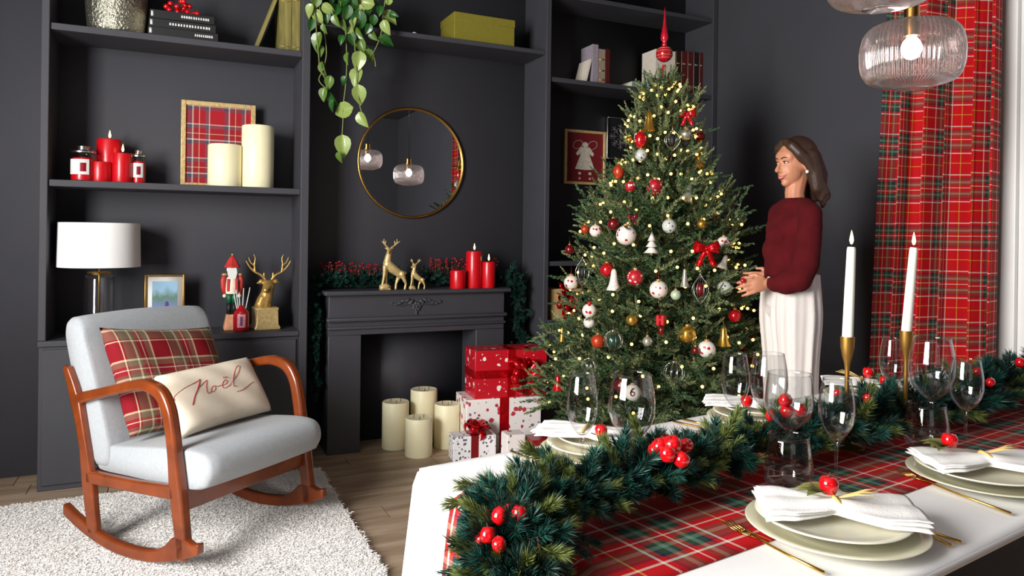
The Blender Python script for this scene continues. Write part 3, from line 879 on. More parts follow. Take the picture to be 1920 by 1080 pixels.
for k in range(26):
    p = Vector((bc.x + g.gauss(.0, .028) + (-.09 if k > 20 else 0), 4.36 + g.gauss(0, .02), top + .016 + abs(g.gauss(.012, .026)) * (1 if k < 21 else .6)))
    MB().tube([(bc.x - .03, 4.36, top + .006), p], .0015, 4).build('stalk', 'twig', t)
    MB().ball(p, .0145, 12, 8).build('berry', 'apple', t)
# olive books
X0, X1 = at_y(545.5, 85, 4.36).x, at_y(563, 88, 4.36).x
book('olive_book', 'tall olive gilt book against the shelf side', (X0 + .001, 4.34, S3), (min(X1, xl1 - .047), 4.54, S3 + .36), 'book_g', 'olive books on the top shelf', marks=[(.1, .9, .1, .11), (.1, .9, .85, .86)], markmat='gold')
X0b = at_y(522, 84, 4.36).x
book('olive_book', 'upright olive gilt book with the leaning book beside it', (X0b, 4.345, S3), (X0 - .001, 4.54, S3 + .345), 'book_g', 'olive books on the top shelf', marks=[(.1, .9, .1, .11), (.1, .9, .85, .86)], markmat='gold')
pb = at_y(474, 82, 4.36)
lb = book('olive_book', 'olive book leaning on the upright olive books', (-.022, -.0, 0), (0, .19, .33), 'book_g', 'olive books on the top shelf')
# lean it: pivot at its foot
for ch_ in [lb]:
    lb.location = (0, 0, 0)
for c_ in lb.children:
    c_.location += Vector((-.011, .095, 0))
lb.location = (pb.x + .024, 4.35, S3 + .0)
tilt = math.atan2(X0b - pb.x - .024, .30)
lb.rotation_euler = (0, tilt * .93, 0)

# ------------------------------------------------------------------ on the cabinet
LY = 4.37
lp = at_y(185, 600, LY)
t = thing('table_lamp', 'table lamp with white drum shade, glass body and brass rod', 'lamp', (lp.x, LY, CAB))
sh_t, sh_b = at_y(185, 418, LY).z, at_y(185, 500, LY).z
rt, rb = 64 * 4.05 / FPX, 65.5 * 4.05 / FPX
MB().lathe([(rb, sh_b), (rt, sh_t), (rt - .003, sh_t), (rb - .003, sh_b), (rb, sh_b)], 48, (lp.x, LY, 0)).build('lamp_shade', 'shade', t, auto=.8)
b = MB()
for k in range(3):
    a = 2 * math.pi * k / 3 + .4
    b.tube([(lp.x, LY, sh_t - .03), (lp.x + math.cos(a) * rt, LY + math.sin(a) * rt, sh_t - .01)], .0022, 5)
b.build('shade_spider', 'brass', t)
dz = at_y(185, 512, LY).z
MB().lathe([(0, CAB + .001), (.085, CAB), (.087, CAB + .012), (.07, CAB + .016), (0, CAB + .016)], 32, (lp.x, LY, 0)).build('base', 'brass', t, auto=.6)
MB().tube([(lp.x, LY, CAB + .01), (lp.x, LY, sh_t - .02)], .0055, 10).build('rod', 'brass', t)
MB().lathe([(0, dz - .006), (.056, dz - .006), (.058, dz), (.056, dz + .006), (.012, dz + .008), (0, dz + .008)], 32, (lp.x, LY, 0)).build('cap_disc', 'brass', t, auto=.6)
MB().lathe([(.072, CAB + .014), (.072, dz - .03), (.066, dz - .012), (.054, dz - .006), (.051, dz - .006), (.063, dz - .014), (.069, dz - .03), (.069, CAB + .014)], 32, (lp.x, LY, 0)).build('glass_body', 'glass', t)
# photo frame
pt, (i0, i1, j0, j1, yy) = picture('photo_frame', 'gold photo frame with a white mount behind the chair back', ((271, 515), (346, 607)), 4.44, CAB, .012, 'brass', None, th=.02, mat_w=.026, matm='whiteink')
photo_m, nt, bs = nodes_of('snapshot_of_a_person_outdoors')
tc = nt.nodes.new('ShaderNodeTexCoord'); spx = nt.nodes.new('ShaderNodeSeparateXYZ'); nt.links.new(tc.outputs['UV'], spx.inputs[0])
nz = nt.nodes.new('ShaderNodeTexNoise'); nz.inputs['Scale'].default_value = 4; nt.links.new(tc.outputs['UV'], nz.inputs['Vector'])
ma = nt.nodes.new('ShaderNodeMath'); ma.operation = 'MULTIPLY_ADD'; ma.inputs[1].default_value = .35; nt.links.new(nz.outputs['Fac'], ma.inputs[0]); nt.links.new(spx.outputs[1], ma.inputs[2])
cr_ = nt.nodes.new('ShaderNodeValToRGB'); e = cr_.color_ramp.elements; e[0].color = lin((110, 90, 150)) + (1,); e[1].color = lin((150, 190, 215)) + (1,); e[0].position = .3; e[1].position = 1.0
e2 = cr_.color_ramp.elements.new(.55); e2.color = lin((120, 140, 190)) + (1,); e3 = cr_.color_ramp.elements.new(.8); e3.color = lin((96, 130, 110)) + (1,)
nt.links.new(ma.outputs[0], cr_.inputs[0]); nt.links.new(cr_.outputs[0], bs.inputs['Base Color'])
MB().grid(lambda u, v: (lerp(i0, i1, u), yy, lerp(j0, j1, v)), 1, 1).build('photograph', photo_m, pt, smooth=False)
b = MB(); xc = (i0 + i1) / 2 + .012
b.prism([(xc - .020, j0), (xc - .018, j0 + .085), (xc - .010, j0 + .098), (xc - .010, j0 + .122), (xc + .000, j0 + .130), (xc + .008, j0 + .120), (xc + .008, j0 + .098), (xc + .024, j0 + .085), (xc + .030, j0)], lambda a, z, t_: (a, yy - .0004 - t_, z), .0006)
b.build('pictured_figure', pm('violet_figure', (92, 60, 140), .7), pt, smooth=False)
# nutcracker
NY = 4.42
n0 = at_y(434, 610, NY)
t = thing('nutcracker', 'wooden nutcracker soldier with red coat and green breeches', 'figurine', (n0.x, NY, CAB))
rx = pm('nutcracker_red', (196, 54, 50), .45, var=.1, scale=40); gx = pm('nutcracker_green', (14, 92, 60), .45, var=.1, scale=40); px_m = pm('pale_terracotta', (224, 160, 120), .5, var=.2, scale=40)
k = .0031                                                   # metres per photo pixel there
def N_(dx, dz, dy=0): return (n0.x + dx * k, NY + dy * k, CAB + dz * k)
MB().lathe([(0, 0), (.058, 0), (.060, .01), (.05, .05), (.040, .088), (0, .09)], 4, (n0.x, NY, CAB), Matrix.Rotation(.8, 3, 'Z')).build('pedestal', px_m, t, bevel=.004)
for s_ in (-1, 1):
    b = MB(); b.tube([N_(4.5 * s_, 28), N_(4.5 * s_, 49)], [.0125, .0135], 12); b.ball(N_(4.5 * s_, 30, -4), .012, 10, 6, (1, 1.6, .7)); b.build('boot', 'black', t)
    MB().tube([N_(4.2 * s_, 48), N_(4.4 * s_, 56), N_(4.2 * s_, 66)], [.0115, .016, .018], 12).build('breeches_leg', gx, t)
    ar = MB(); ar.tube([N_(13.5 * s_, 100), N_(15.5 * s_, 90), N_(15 * s_, 78), N_(13 * s_, 66)], [.011, .0135, .013, .011], 10); ar.build('arm', rx, t)
    MB().ball(N_(12.5 * s_, 62, -1), .011, 10, 8).build('hand', 'cream', t)
    MB().lathe([(0, 0), (.014, .002), (.016, .008), (.008, .013), (0, .014)], 12, N_(13 * s_, 99)).build('epaulette', 'paleg', t)
MB().lathe([(0, 0), (.034, 0), (.035, .02), (.032, .055), (.028, .09), (.014, .10), (0, .10)], 20, N_(0, 66)).build('tunic', 'cream', t, auto=.8)
b = MB()
for s_ in (-1, 1): b.box(N_(7 * s_, 82, -10.2), (.014, .006, .07))
b.build('coat_front', rx, t, bevel=.002)
MB().lathe([(0, 0), (.018, 0), (.023, .012), (.024, .03), (.02, .045), (0, .05)], 16, N_(0, 97)).build('head', 'skin', t)
b = MB(); b.prism([(-7, 114), (7, 114), (8.5, 104), (6, 94), (0, 88), (-6, 94), (-8.5, 104)], lambda a, z, t_: N_(a, z, -6.5 - t_), 2.2); b.build('beard', 'whiteink', t, bevel=.002)
for s_ in (-1, 1): MB().ball(N_(7.5 * s_, 110, -1), .010, 8, 6, (.7, 1, 1.4)).build('hair_tuft', 'whiteink', t)
ht = MB().lathe([(0, 0), (.046, 0), (.047, .005), (.036, .018), (.026, .040), (.013, .058), (.004, .068), (0, .07)], 6, N_(0, 114), Matrix.Rotation(.3, 3, 'Z')).build('hat', rx, t, bevel=.002)
MB().ball(N_(0, 137), .006, 10, 8).build('hat_knob', 'paleg', t)
# reed diffuser
d0 = at_y(452, 613, 4.33)
t = thing('reed_diffuser', 'red glass reed diffuser with white sticks beside the nutcracker', 'diffuser', (d0.x, 4.33, CAB))
dglass = pm('red_glass', (178, 20, 30), .1, var=.08, coat=.8)
MB().lathe([(0, 0), (.034, 0), (.042, .008), (.043, .03), (.043, .08), (.040, .105), (.026, .125), (.016, .132), (.016, .145), (.011, .145), (.011, .13), (0, .125)], 24, (d0.x, 4.33, CAB)).build('bottle', dglass, t)
def dl(u, v):
    a = math.radians(-90 + lerp(-30, 30, u) - 3); return (d0.x + math.cos(a) * .0436, 4.33 + math.sin(a) * .0436, CAB + lerp(.025, .098, v))
dlab = MB().grid(dl, 8, 4).build('bottle_label', pm('pink_label', (214, 150, 160), .7, var=.3, scale=70), t)
def dl2(u, v):
    a = math.radians(-90 + lerp(-9, 9, u) - 3); return (d0.x + math.cos(a) * .0441, 4.33 + math.sin(a) * .0441, CAB + lerp(.035, .085, v))
MB().grid(dl2, 4, 3).build('printed_motif', pm('plum_ink', (110, 60, 100), .7), dlab)
for (dx, hh) in ((-.045, .245), (-.028, .232), (-.012, .215), (.012, .24), (.045, .243)):
    MB().tube([(d0.x + dx * .1, 4.33, CAB + .02), (d0.x + dx, 4.335, CAB + hh)], .0026, 6).build('reed', 'whiteink', t)
# gold stag bust
sb = at_y(497, 612, 4.40)
t = thing('stag_bust', 'gold stag head bust with antlers on a block plinth', 'figurine', (sb.x, 4.40, CAB))
k = .00308
def S_(dx, dz, dy=0): return Vector((sb.x + dx * k, 4.40 + dy * k, CAB + dz * k))
MB().lathe([(0, 0), (.098, 0), (.100, .012), (.088, .03), (.085, .11), (.090, .118), (.086, .126), (0, .126)], 4, tuple(S_(0, 0)), Matrix.Rotation(math.pi / 4 + .12, 3, 'Z')).build('plinth', 'paleg', t, bevel=.006)
b = MB()
limb(b, [S_(-4, 38, 2), S_(-2, 52, 0), S_(3, 68, -1), S_(5, 80, -3)], [.052, .044, .034, .032])
limb(b, [S_(5, 82, -2), S_(1, 78, -10), S_(-2, 73, -17)], [.030, .024, .016])
limb(b, [S_(-9, 46, -6), S_(-6, 56, -6)], [.03, .024])
for s_ in (-1, 1):
    limb(b, [S_(5 + 6 * s_, 86, -1), S_(5 + 13 * s_, 88, 0), S_(5 + 20 * s_, 85, 1)], [.010, .015, .005])
fuse(b, 'bust', 'gold', t, .0045, 3)
for s_ in (-1, 1):
    b = MB()
    base = S_(5 + 5 * s_, 91)
    main = [base, S_(5 + 13 * s_, 100), S_(5 + 24 * s_, 106), S_(5 + 33 * s_, 115), S_(5 + 40 * s_, 127)]
    b.tube(smoothpts(main, 4), [.0085 - .0003 * i for i in range(17)], 8)
    b.tube(smoothpts([S_(5 + 24 * s_, 106), S_(5 + 25 * s_, 120), S_(5 + 24 * s_, 132), S_(5 + 27 * s_, 139)], 4), [.007 - .0004 * i for i in range(13)], 8)
    b.tube(smoothpts([S_(5 + 25 * s_, 118), S_(5 + 32 * s_, 124), S_(5 + 36 * s_, 134)], 4), [.0055 - .0004 * i for i in range(9)], 8)
    b.tube([S_(5 + 8 * s_, 95), S_(5 + 8 * s_, 105)], [.007, .004], 8)
    fuse(b, 'antler', 'gold', t, .0024, 1)
# ================================================================== ALCOVE: box, trailing plant, mantel
bx0, bx1 = at_y(851, 80, 4.30), at_y(966, 80, 4.30)
t = thing('storage_box', 'olive green lidded box on the shelf above the mirror', 'box', ((bx0.x + bx1.x) / 2, 4.42, MS))
BX0, BX1, hB = bx0.x, bx1.x, at_y(966, 38, 4.30).z - MS
qbox('box_body', (BX0 + .003, 4.303, MS), (BX1 - .003, 4.56, MS + hB - .012), 'box_olive', t)
qbox('lid', (BX0, 4.30, MS + hB - .052), (BX1, 4.563, MS + hB), 'box_olive', t)
tag(MB().ball((at_y(778, 57, 4.30).x, 4.31, MS + .008), .011, 8, 6, (1.4, 1, .7)).build('pebble', 'whiteink'), 'tiny white pebble on the shelf above the mirror', 'pebble')
# trailing pothos
pc = at_y(664, 30, 4.40)
pl = thing('trailing_plant', 'trailing pothos with variegated leaves hanging over the alcove shelf', 'plant', (pc.x, 4.41, MS))
MB().lathe([(0, 0), (.06, 0), (.075, .02), (.092, .12), (.098, .15), (.090, .15), (.085, .12), (0, .12)], 24, (pc.x, 4.41, MS)).build('pot', 'potd', pl)
def leaf_mesh(name, mat):
    b = MB()
    out = [(0, 0), (.10, .24), (.22, .35), (.38, .375), (.58, .31), (.78, .18), (.92, .07), (1.0, 0)]
    def fn(u, v):
        i = min(int(u * 7), 6); f = u * 7 - i
        wd = lerp(out[i][1], out[i + 1][1], f); xx = lerp(out[i][0], out[i + 1][0], f)
        s_ = 2 * v - 1
        back = -.10 * abs(s_) * (1 - u) ** 2 * (1 if u < .4 else 0)
        return (xx + back, s_ * wd, .45 * abs(s_) * wd - .30 * xx * xx)
    b.grid(fn, 14, 6)
    me = b.mesh(name); me.materials.append(M[mat]); return me
LM = [leaf_mesh('leaf', k_) for k_ in ('leaf', 'leaf2', 'leaf3')]
vines = [  # traced in the photograph, hanging just in front of the shelf edge
    [(640, -20), (640, 20), (648, 60), (650, 120), (648, 160), (644, 195), (643, 230), (641, 258)],
    [(606, -20), (600, 20), (608, 60), (612, 100), (606, 130), (598, 150), (612, 165), (622, 160)],
    [(588, -20), (592, 40), (596, 90), (598, 110), (600, 130), (610, 148), (614, 170)],
    [(668, -20), (672, 20), (676, 60), (690, 90), (702, 110), (704, 125)],
    [(720, -20), (718, 30), (714, 65), (702, 95), (690, 110)],
    [(655, -20), (660, 40), (664, 70), (666, 100), (668, 125), (670, 165), (675, 200), (684, 225)],
]
gl = random.Random(11)
for i, vpts in enumerate(vines):
    pts = [at_y(x, y, 4.225 - .012 * (i % 3)) for x, y in vpts]
    pts = [Vector((pc.x + .02 * (i - 2.5), 4.36, MS + .15))] + pts if True else pts
    MB().tube(smoothpts(pts, 5), .0032, 6).build('vine', 'vine', pl)
LEAVES = [  # centre x, y, length px, pointing angle (deg, 0 = right, 90 = down), kind
    (594, 80, 34, 110, 0), (597, 32, 26, 60, 1), (580, 22, 26, 120, 1), (617, 18, 26, 40, 1), (640, 10, 40, 150, 2), (652, 2, 34, 200, 2), (682, 4, 34, 190, 1),
    (672, 42, 40, 95, 2), (661, 47, 26, 120, 1), (664, 30, 30, 70, 0), (672, 64, 24, 60, 0), (678, 87, 26, 70, 0), (727, 3, 18, 180, 1), (732, 33, 32, 35, 1), (724, 53, 28, 75, 1),
    (672, 116, 36, 95, 1), (650, 110, 22, 100, 0), (667, 146, 36, 105, 1), (674, 180, 36, 85, 1), (680, 226, 30, 65, 1), (641, 208, 40, 165, 1), (643, 276, 40, 85, 1), (637, 297, 22, 95, 0),
    (605, 130, 26, 80, 0), (617, 156, 24, 100, 0), (606, 178, 24, 100, 0), (624, 188, 28, 70, 2), (622, 200, 22, 110, 2), (694, 106, 26, 55, 0), (700, 68, 22, 60, 0), (700, 40, 22, 100, 2),
    (726, 78, 30, 20, 2), (608, 55, 18, 80, 0), (645, 50, 22, 90, 0), (655, 58, 18, 150, 1), (738, 28, 18, 20, 2), (600, 95, 22, 70, 0), (644, 152, 18, 120, 2), (630, 20, 24, 90, 2), (704, 5, 22, 40, 2), (686, 30, 26, 70, 2), (592, 5, 26, 100, 0), (620, -6, 30, 60, 2), (660, -8, 34, 100, 2), (700, -12, 30, 60, 0), (612, 30, 24, 80, 2), (650, 25, 28, 100, 2), (690, 18, 26, 120, 0), (676, 22, 24, 60, 1), (630, 40, 22, 70, 0), (584, 48, 22, 100, 2), (712, 20, 20, 90, 2), (640, 75, 18, 100, 2), (660, 75, 22, 80, 2), (690, 55, 20, 110, 2)]
for (x, y, ln, an, kd) in LEAVES:
    c_ = at_y(x, y, 4.205 + gl.uniform(-.02, .02))
    L_ = ln * 4.27 / FPX
    d_ = (RGT * math.cos(math.radians(an)) - UPV * math.sin(math.radians(an)) + FWD * gl.uniform(-.4, .4)).normalized()
    nrm = (-FWD + UPV * gl.uniform(-.2, .9) + RGT * gl.uniform(-1.1, .9)); nrm = (nrm - d_ * nrm.dot(d_)).normalized()
    o = bpy.data.objects.new('leaf', LM[kd]); C.objects.link(o); o.parent = pl
    mt = Matrix((d_, nrm.cross(d_), nrm)).transposed().to_4x4() @ Matrix.Scale(L_, 4)
    mt.translation = c_ - d_ * L_ * .5 - root_off(pl)
    o.matrix_basis = mt

# ------------------------------------------------------------------ needle sprigs for garlands
def garland_sprigs(parent, items, protos, name='sprig'):
    """items: (point, direction, scale, proto index)"""
    for p, d_, s_, k_ in items:
        o = bpy.data.objects.new(name, protos[k_]); C.objects.link(o); o.parent = parent
        mt = Matrix([list(r_) for r_ in basis_to(d_, random.uniform(0, 6.28))]).to_4x4() @ Matrix.Scale(s_, 4)
        mt.translation = Vector(p) - root_off(parent); o.matrix_basis = mt
def sprig_proto(name, mats, length, needles, nlen, width, seed, **k):
    arr = sprig_array(length, needles, nlen, width, seed, **k)
    me = quads_mesh(name, arr)
    b = MB(); b.tube([(-.01, 0, 0), (length * .5, 0, 0), (length, 0, 0)], [.0022, .0016, .0008], 4)
    me2 = b.mesh('t'); bm = bmesh.new(); bm.from_mesh(me); nf = len(bm.faces); bm.from_mesh(me2); bm.faces.ensure_lookup_table()
    for f in bm.faces[nf:]: f.material_index = 1
    bm.to_mesh(me); bm.free(); bpy.data.meshes.remove(me2)
    me.materials.append(M[mats]); me.materials.append(M['twig'])
    return me
MG = [sprig_proto('sprig', 'teal', .10, 170, .030, .0016, 40 + i, splay=70) for i in range(3)] + [sprig_proto('sprig', 'teald', .10, 170, .030, .0016, 50 + i, splay=70) for i in range(2)]
mg = thing('mantel_garland', 'dark green fir garland with red berries draped over the mantel ends', 'garland', ((fx0 + fx1) / 2, 4.46, MT))
gm = random.Random(21)
path = smoothpts([at_y(598, 728, 4.40), at_y(592, 660, 4.36), at_y(600, 610, 4.38), at_y(592, 560, 4.42), at_y(612, 520, 4.46), at_y(660, 521, 4.46), at_y(720, 522, 4.47), at_y(800, 520, 4.47), at_y(880, 520, 4.47), at_y(940, 515, 4.46), at_y(972, 530, 4.42), at_y(968, 580, 4.40), at_y(975, 640, 4.40), at_y(958, 690, 4.40)], 8)
path = [Vector((p.x, p.y, MT + .028 + .008 * math.sin(p.x * 40))) if fx0 - .02 < p.x < fx1 + .02 and p.z > MT - .02 else p for p in path]
MB().tube(path, .006, 6).build('garland_core', 'twig', mg)
items = []
for i in range(len(path) - 1):
    p, q = path[i], path[i + 1]
    on_top = p.z > MT - .01 and fx0 - .02 < p.x < fx1 + .02
    for k_ in range(6 if on_top else 4):
        pp = p.lerp(q, gm.random())
        d_ = Vector((gm.gauss(0, 1), gm.gauss(-.5, .5), gm.gauss(.25, .7)))
        if on_top: d_.z = abs(d_.z) * .9 + .15
        else: d_ = Vector((gm.gauss(0, .9), gm.gauss(-.5, .5), gm.gauss(-.2, .8)))
        d_.normalize()
        sc_ = gm.uniform(.65, 1.12)
        if not on_top:
            if pp.x < fx0: d_.x = -abs(d_.x) * .5 if pp.x > (xl1 + fx0) / 2 else d_.x * .35
            else: d_.x = abs(d_.x) * .5 if pp.x < (xr0 + fx1) / 2 else d_.x * .35
            d_.normalize()
        for q_ in range(8):
            tp_ = pp + d_ * (.10 * sc_); ok_ = True
            if tp_.y > BY - .03: d_.y = -abs(d_.y) - .1; ok_ = False
            if tp_.x < xl1 + .022: d_.x = abs(d_.x) * .6 + .05; ok_ = False
            if tp_.x > xr0 - .022: d_.x = -abs(d_.x) * .6 - .05; ok_ = False
            if fx0 - .05 < tp_.x < fx1 + .05 and tp_.z < MT + .022 and on_top: d_.z = abs(d_.z) + .15; ok_ = False
            if not on_top and tp_.z < MT + .02 and fx0 - .045 < tp_.x < fx1 + .045 and tp_.y > FF - .06: sc_ *= .8; d_.x *= 1.0; d_.z -= .25; d_.y -= .2; ok_ = False
            for (cx0, cy0, cr0) in [(at_y(858, 507, 4.345).x, 4.345, .05), (at_y(889, 471, 4.37).x, 4.37, .055), (at_y(916, 491, 4.345).x, 4.345, .05)]:
                if any(((pp + d_ * (.10 * sc_ * f_)) - Vector((cx0, cy0, (pp + d_ * (.10 * sc_ * f_)).z))).length < cr0 + .02 for f_ in (.5, .75, 1)): d_.y = abs(d_.y) * .5; d_.z = abs(d_.z) + .3; sc_ *= .85; ok_ = False
            d_.normalize()
            if ok_: break
        if not ok_: continue
        items.append((pp, d_, sc_, gm.randrange(5)))
garland_sprigs(mg, items, MG)
bmesh_ = MB().ball((0, 0, 0), 1, 8, 6).mesh('berry'); bmesh_.materials.append(M['berry'])
for (xa, xb, ya, yb, n) in ((600, 714, 490, 512, 95), (806, 880, 484, 508, 80), (916, 934, 484, 500, 14), (690, 708, 505, 520, 10)):
    for k_ in range(n):
        u = gm.random()
        yt = lerp(ya, yb, gm.random()) + (8 * abs(u - .35) if xa < 700 else 0)
        c_ = at_y(lerp(xa, xb, u), yt, 4.465 + gm.uniform(-.025 if xa > 800 else -.05, .05))
        o = bpy.data.objects.new('berry', bmesh_); C.objects.link(o); o.parent = mg
        o.location = c_ - root_off(mg); o.scale = (gm.uniform(.0055, .0080),) * 3
        MB().tube([c_, Vector((c_.x + gm.uniform(-.015, .015), 4.47, min(c_.z - .02, MT + .03)))], .0012, 4).build('berry_stem', 'twig', mg)
# ------------------------------------------------------------------ red candles on the mantel
G = 'red pillar candles on the mantel'
pillar(844, 873, 507, MT, 4.345, 'candle_r', 'shortest red pillar candle on the mantel', G)
pillar(874, 904, 471, MT, 4.37, 'candle_r', 'tallest red pillar candle on the mantel, lit', G, lit=True)
pillar(903, 929, 491, MT, 4.345, 'candle_r', 'mid-height red pillar candle on the mantel beside the tallest one', G, lit=True)
# ------------------------------------------------------------------ ivory floor candles in the hearth
G = 'ivory candles on the hearth floor'
def floor_pillar(x0, x1, top, bot, label, floor_hidden=None):
    c_ = at_z((x0 + x1) / 2, bot, 0)
    d = (c_ - CAMP).dot(FWD); r = (x1 - x0) / 2 * d / FPX
    c_ = c_ + Vector((FWD.x, FWD.y, 0)) * r
    pillar(x0, x1, top + 3, 0, c_.y, 'candle_c', label, G, wicks=3)
floor_pillar(717, 767, 749, 845, 'ivory floor candle by the left fireplace leg')
floor_pillar(770, 820, 726, 833, 'tallest ivory floor candle, inside the firebox')
floor_pillar(815, 862, 753, 843, 'ivory floor candle beside the wrapped presents')
floor_pillar(760, 811, 779, 860, 'shortest ivory floor candle, in front of the other three')
# ------------------------------------------------------------------ reindeer on the mantel
def reindeer(label, px, Y, k, big):
    """px: photo x of the front block; k: metres per unit (units read from the photograph)"""
    o0 = at_y(px, 541, Y); base = Vector((o0.x, Y, MT))
    t = thing('reindeer', label, 'figurine', tuple(base), 'gold reindeer on the mantel')
    def D(x, z, y=0): return base + Vector((x * k, y * k, z * k))
    b = MB(); b.ball(D(-1, 7), 12 * k, 12, 8, (1.05, .8, .62)); b.ball(D(5, 6, 3), 9 * k, 10, 8, (1, .8, .6)); b.ball(D(-6, 5, -3), 8 * k, 10, 8, (1, .8, .6)); b.box(D(0, 1.2), (24 * k, 15 * k, 2.4 * k))
    fuse(b, 'rock', 'paleg', t, 1.6 * k, 1)
    b = MB()
    # body: chest high over the front legs, sloping back to the haunches
    limb(b, [D(5, 56), D(16, 46), D(30, 36), D(37, 33)], [10.5 * k, 10.5 * k, 9 * k, 8.5 * k])
    limb(b, [D(4, 58), D(6, 72), D(9, 84)], [9 * k, 7 * k, 5.5 * k])                        # neck
    limb(b, [D(9, 86), D(5, 84, -6), D(3, 81, -10)] if big else [D(8, 86), D(-1, 81, -3), D(-5, 79, -4)], [5.5 * k, 4 * k, 2.8 * k])   # head
    for s_ in (-1, 1):
        limb(b, [D(1 + 3 * s_, 50, 4 * s_), D(0 + 3 * s_, 34, 4 * s_), D(-1 + 4 * s_, 22, 4 * s_), D(-2 + 5 * s_, 11, 4 * s_)], [5.5 * k, 3.6 * k, 2.8 * k, 2.6 * k])
        limb(b, [D(36, 34, 4.5 * s_), D(40 if s_ < 0 else 30, 24, 5 * s_), D(45 if s_ < 0 else 26, 13, 5 * s_), D(43 if s_ < 0 else 25, 1.5, 5 * s_)], [7.5 * k, 4.5 * k, 2.8 * k, 2.8 * k])
        limb(b, [D(8 + 4 * s_, 89), D(8 + 9 * s_, 91)], [2.6 * k, 1.4 * k])
    limb(b, [D(44, 38), D(47, 35)], [2.5 * k, 1.5 * k])
    fuse(b, 'body', 'paleg', t, 1.3 * k, 2)
    for s_ in (-1, 1):
        b = MB()
        r0 = D(9 + 3 * s_, 91)
        tipx = -9 if s_ < 0 else 32
        a1, a2 = D(9 + (3 + (-6 if s_ < 0 else 12)) * 1, 96), D(tipx + (4 if s_ < 0 else -4), 104)
        mid_ = D(lerp(9 + 3 * s_, tipx, .5), 98)
        b.tube(smoothpts([r0, mid_, D(tipx, 106)], 5), [2.1 * k - .12 * k * i for i in range(11)], 6)
        b.tube([mid_, D(lerp(9, tipx, .45), 107)], [1.7 * k, .8 * k], 6)
        b.tube([D(lerp(9, tipx, .72), 101.5), D(lerp(9, tipx, .70), 111)], [1.5 * k, .7 * k], 6)
        fuse(b, 'antler', 'paleg', t, .8 * k, 0)
reindeer('larger gold reindeer standing with its front hooves on a rock', 722, 4.335, .0031 * .98 * .92, True)
reindeer('smaller gold reindeer fawn beside the larger reindeer', 773, 4.335, .0031 * .60 * .92, False)
# ================================================================== PRESENTS
M['pap_red'] = spots('red_paper_with_white_stars', (196, 18, 36), [((246, 236, 232), 15, .47), ((240, 220, 216), 38, .40)], rough=.35, coat=.2)
M['pap_white'] = spots('white_paper_with_red_birds', (244, 238, 234), [((190, 60, 70), 17, .50), ((120, 110, 112), 26, .44)], rough=.5)
M['pap_grey'] = spots('white_paper_with_grey_sprigs', (238, 236, 238), [((96, 96, 108), 46, .56), ((150, 30, 50), 24, .36)], rough=.5)
M['pap_deep'] = pm('deep_red_paper', (150, 12, 20), .3, var=.1, coat=.2)
M['pap_gold'] = pm('kraft_gold_paper', (190, 160, 110), .5, var=.15, scale=30)
M['pic_red'] = pm('oxblood_linen', (112, 14, 22), .7, var=.1, scale=60)
M['foil'] = pm('red_foil_ribbon', (196, 10, 22), .16, .55, var=.2, scale=20, bump=.4, bscale=40)
M['ribbon'] = pm('dark_red_satin', (124, 10, 18), .35, var=.1, coat=.15)
def loop_ribbon(b, c, d_, size, w, nrm):
    d_ = d_.normalized(); sd = d_.cross(nrm).normalized()
    def fn(u, v):
        a = u * 2 * math.pi
        r_ = size * (1 - math.cos(a)) / 2
        h_ = size * .36 * math.sin(a)
        return c + d_ * r_ + nrm * (h_ + .10 * size) + sd * ((v - .5) * w * (.35 + .65 * math.sin(a / 2)))
    b.grid(fn, 14, 2)
def bow(c, size, nrm, mat, parent, n=10, seed=1, tails=True):
    g_ = random.Random(seed); nrm = nrm.normalized()
    u = nrm.orthogonal().normalized(); v = nrm.cross(u)
    for k in range(n):
        a = 2 * math.pi * k / n + g_.uniform(-.3, .3)
        b = MB(); loop_ribbon(b, c, u * math.cos(a) + v * math.sin(a) + nrm * g_.uniform(0, .8), size * g_.uniform(.75, 1.05), size * .42, nrm)
        b.build('bow_loop', mat, parent, solid=.0008)
    b = MB(); b.ball(c + nrm * size * .12, size * .2, 10, 8); b.build('bow_knot', mat, parent)
    if tails:
        for k in range(2):
            a = g_.uniform(0, 6.28); d_ = u * math.cos(a) + v * math.sin(a)
            b = MB(); b.grid(lambda p, q: c + d_ * (p * size * 1.5) + nrm * (.012 * math.sin(p * 9) + .012) + d_.cross(nrm) * ((q - .5) * size * .3), 10, 1)
            b.build('bow_tail', mat, parent, solid=.0008)
def present(label, c, d, rz, paper, ribbon, z0, bowdir=(0, 0, 1), bowsize=.09, ribs='xy', rw=.022, seed=1, nloops=10, bowpos=None, lidded=0):
    c = Vector(c); R_ = Matrix.Rotation(rz, 3, 'Z')
    t = thing('present', label, 'present', (c.x, c.y, z0), 'wrapped presents by the tree')
    b = MB(); b.box((c.x, c.y, z0 + d[2] / 2), d, rz); b.build('wrapped_box', paper, t, bevel=.004)
    e = .0016
    def band(dd, off):
        b = MB(); b.box(Vector((c.x, c.y, z0 + d[2] / 2)) + R_ @ Vector(off), dd, rz); return b.build('ribbon', ribbon, t, bevel=.001)
    if 'x' in ribs: band((rw, d[1] + 2 * e, d[2] + e), (0, 0, e / 2))
    if 'y' in ribs: band((d[0] + 2 * e, rw, d[2] + e), (0, 0, e / 2))
    if 'h' in ribs: band((d[0] + 2 * e, d[1] + 2 * e, rw), (0, 0, 0))
    if bowpos is None: bowpos = Vector((c.x, c.y, z0 + d[2] + e))
    if nloops: bow(Vector(bowpos), bowsize, Vector(bowdir), ribbon, t, nloops, seed)
    return t
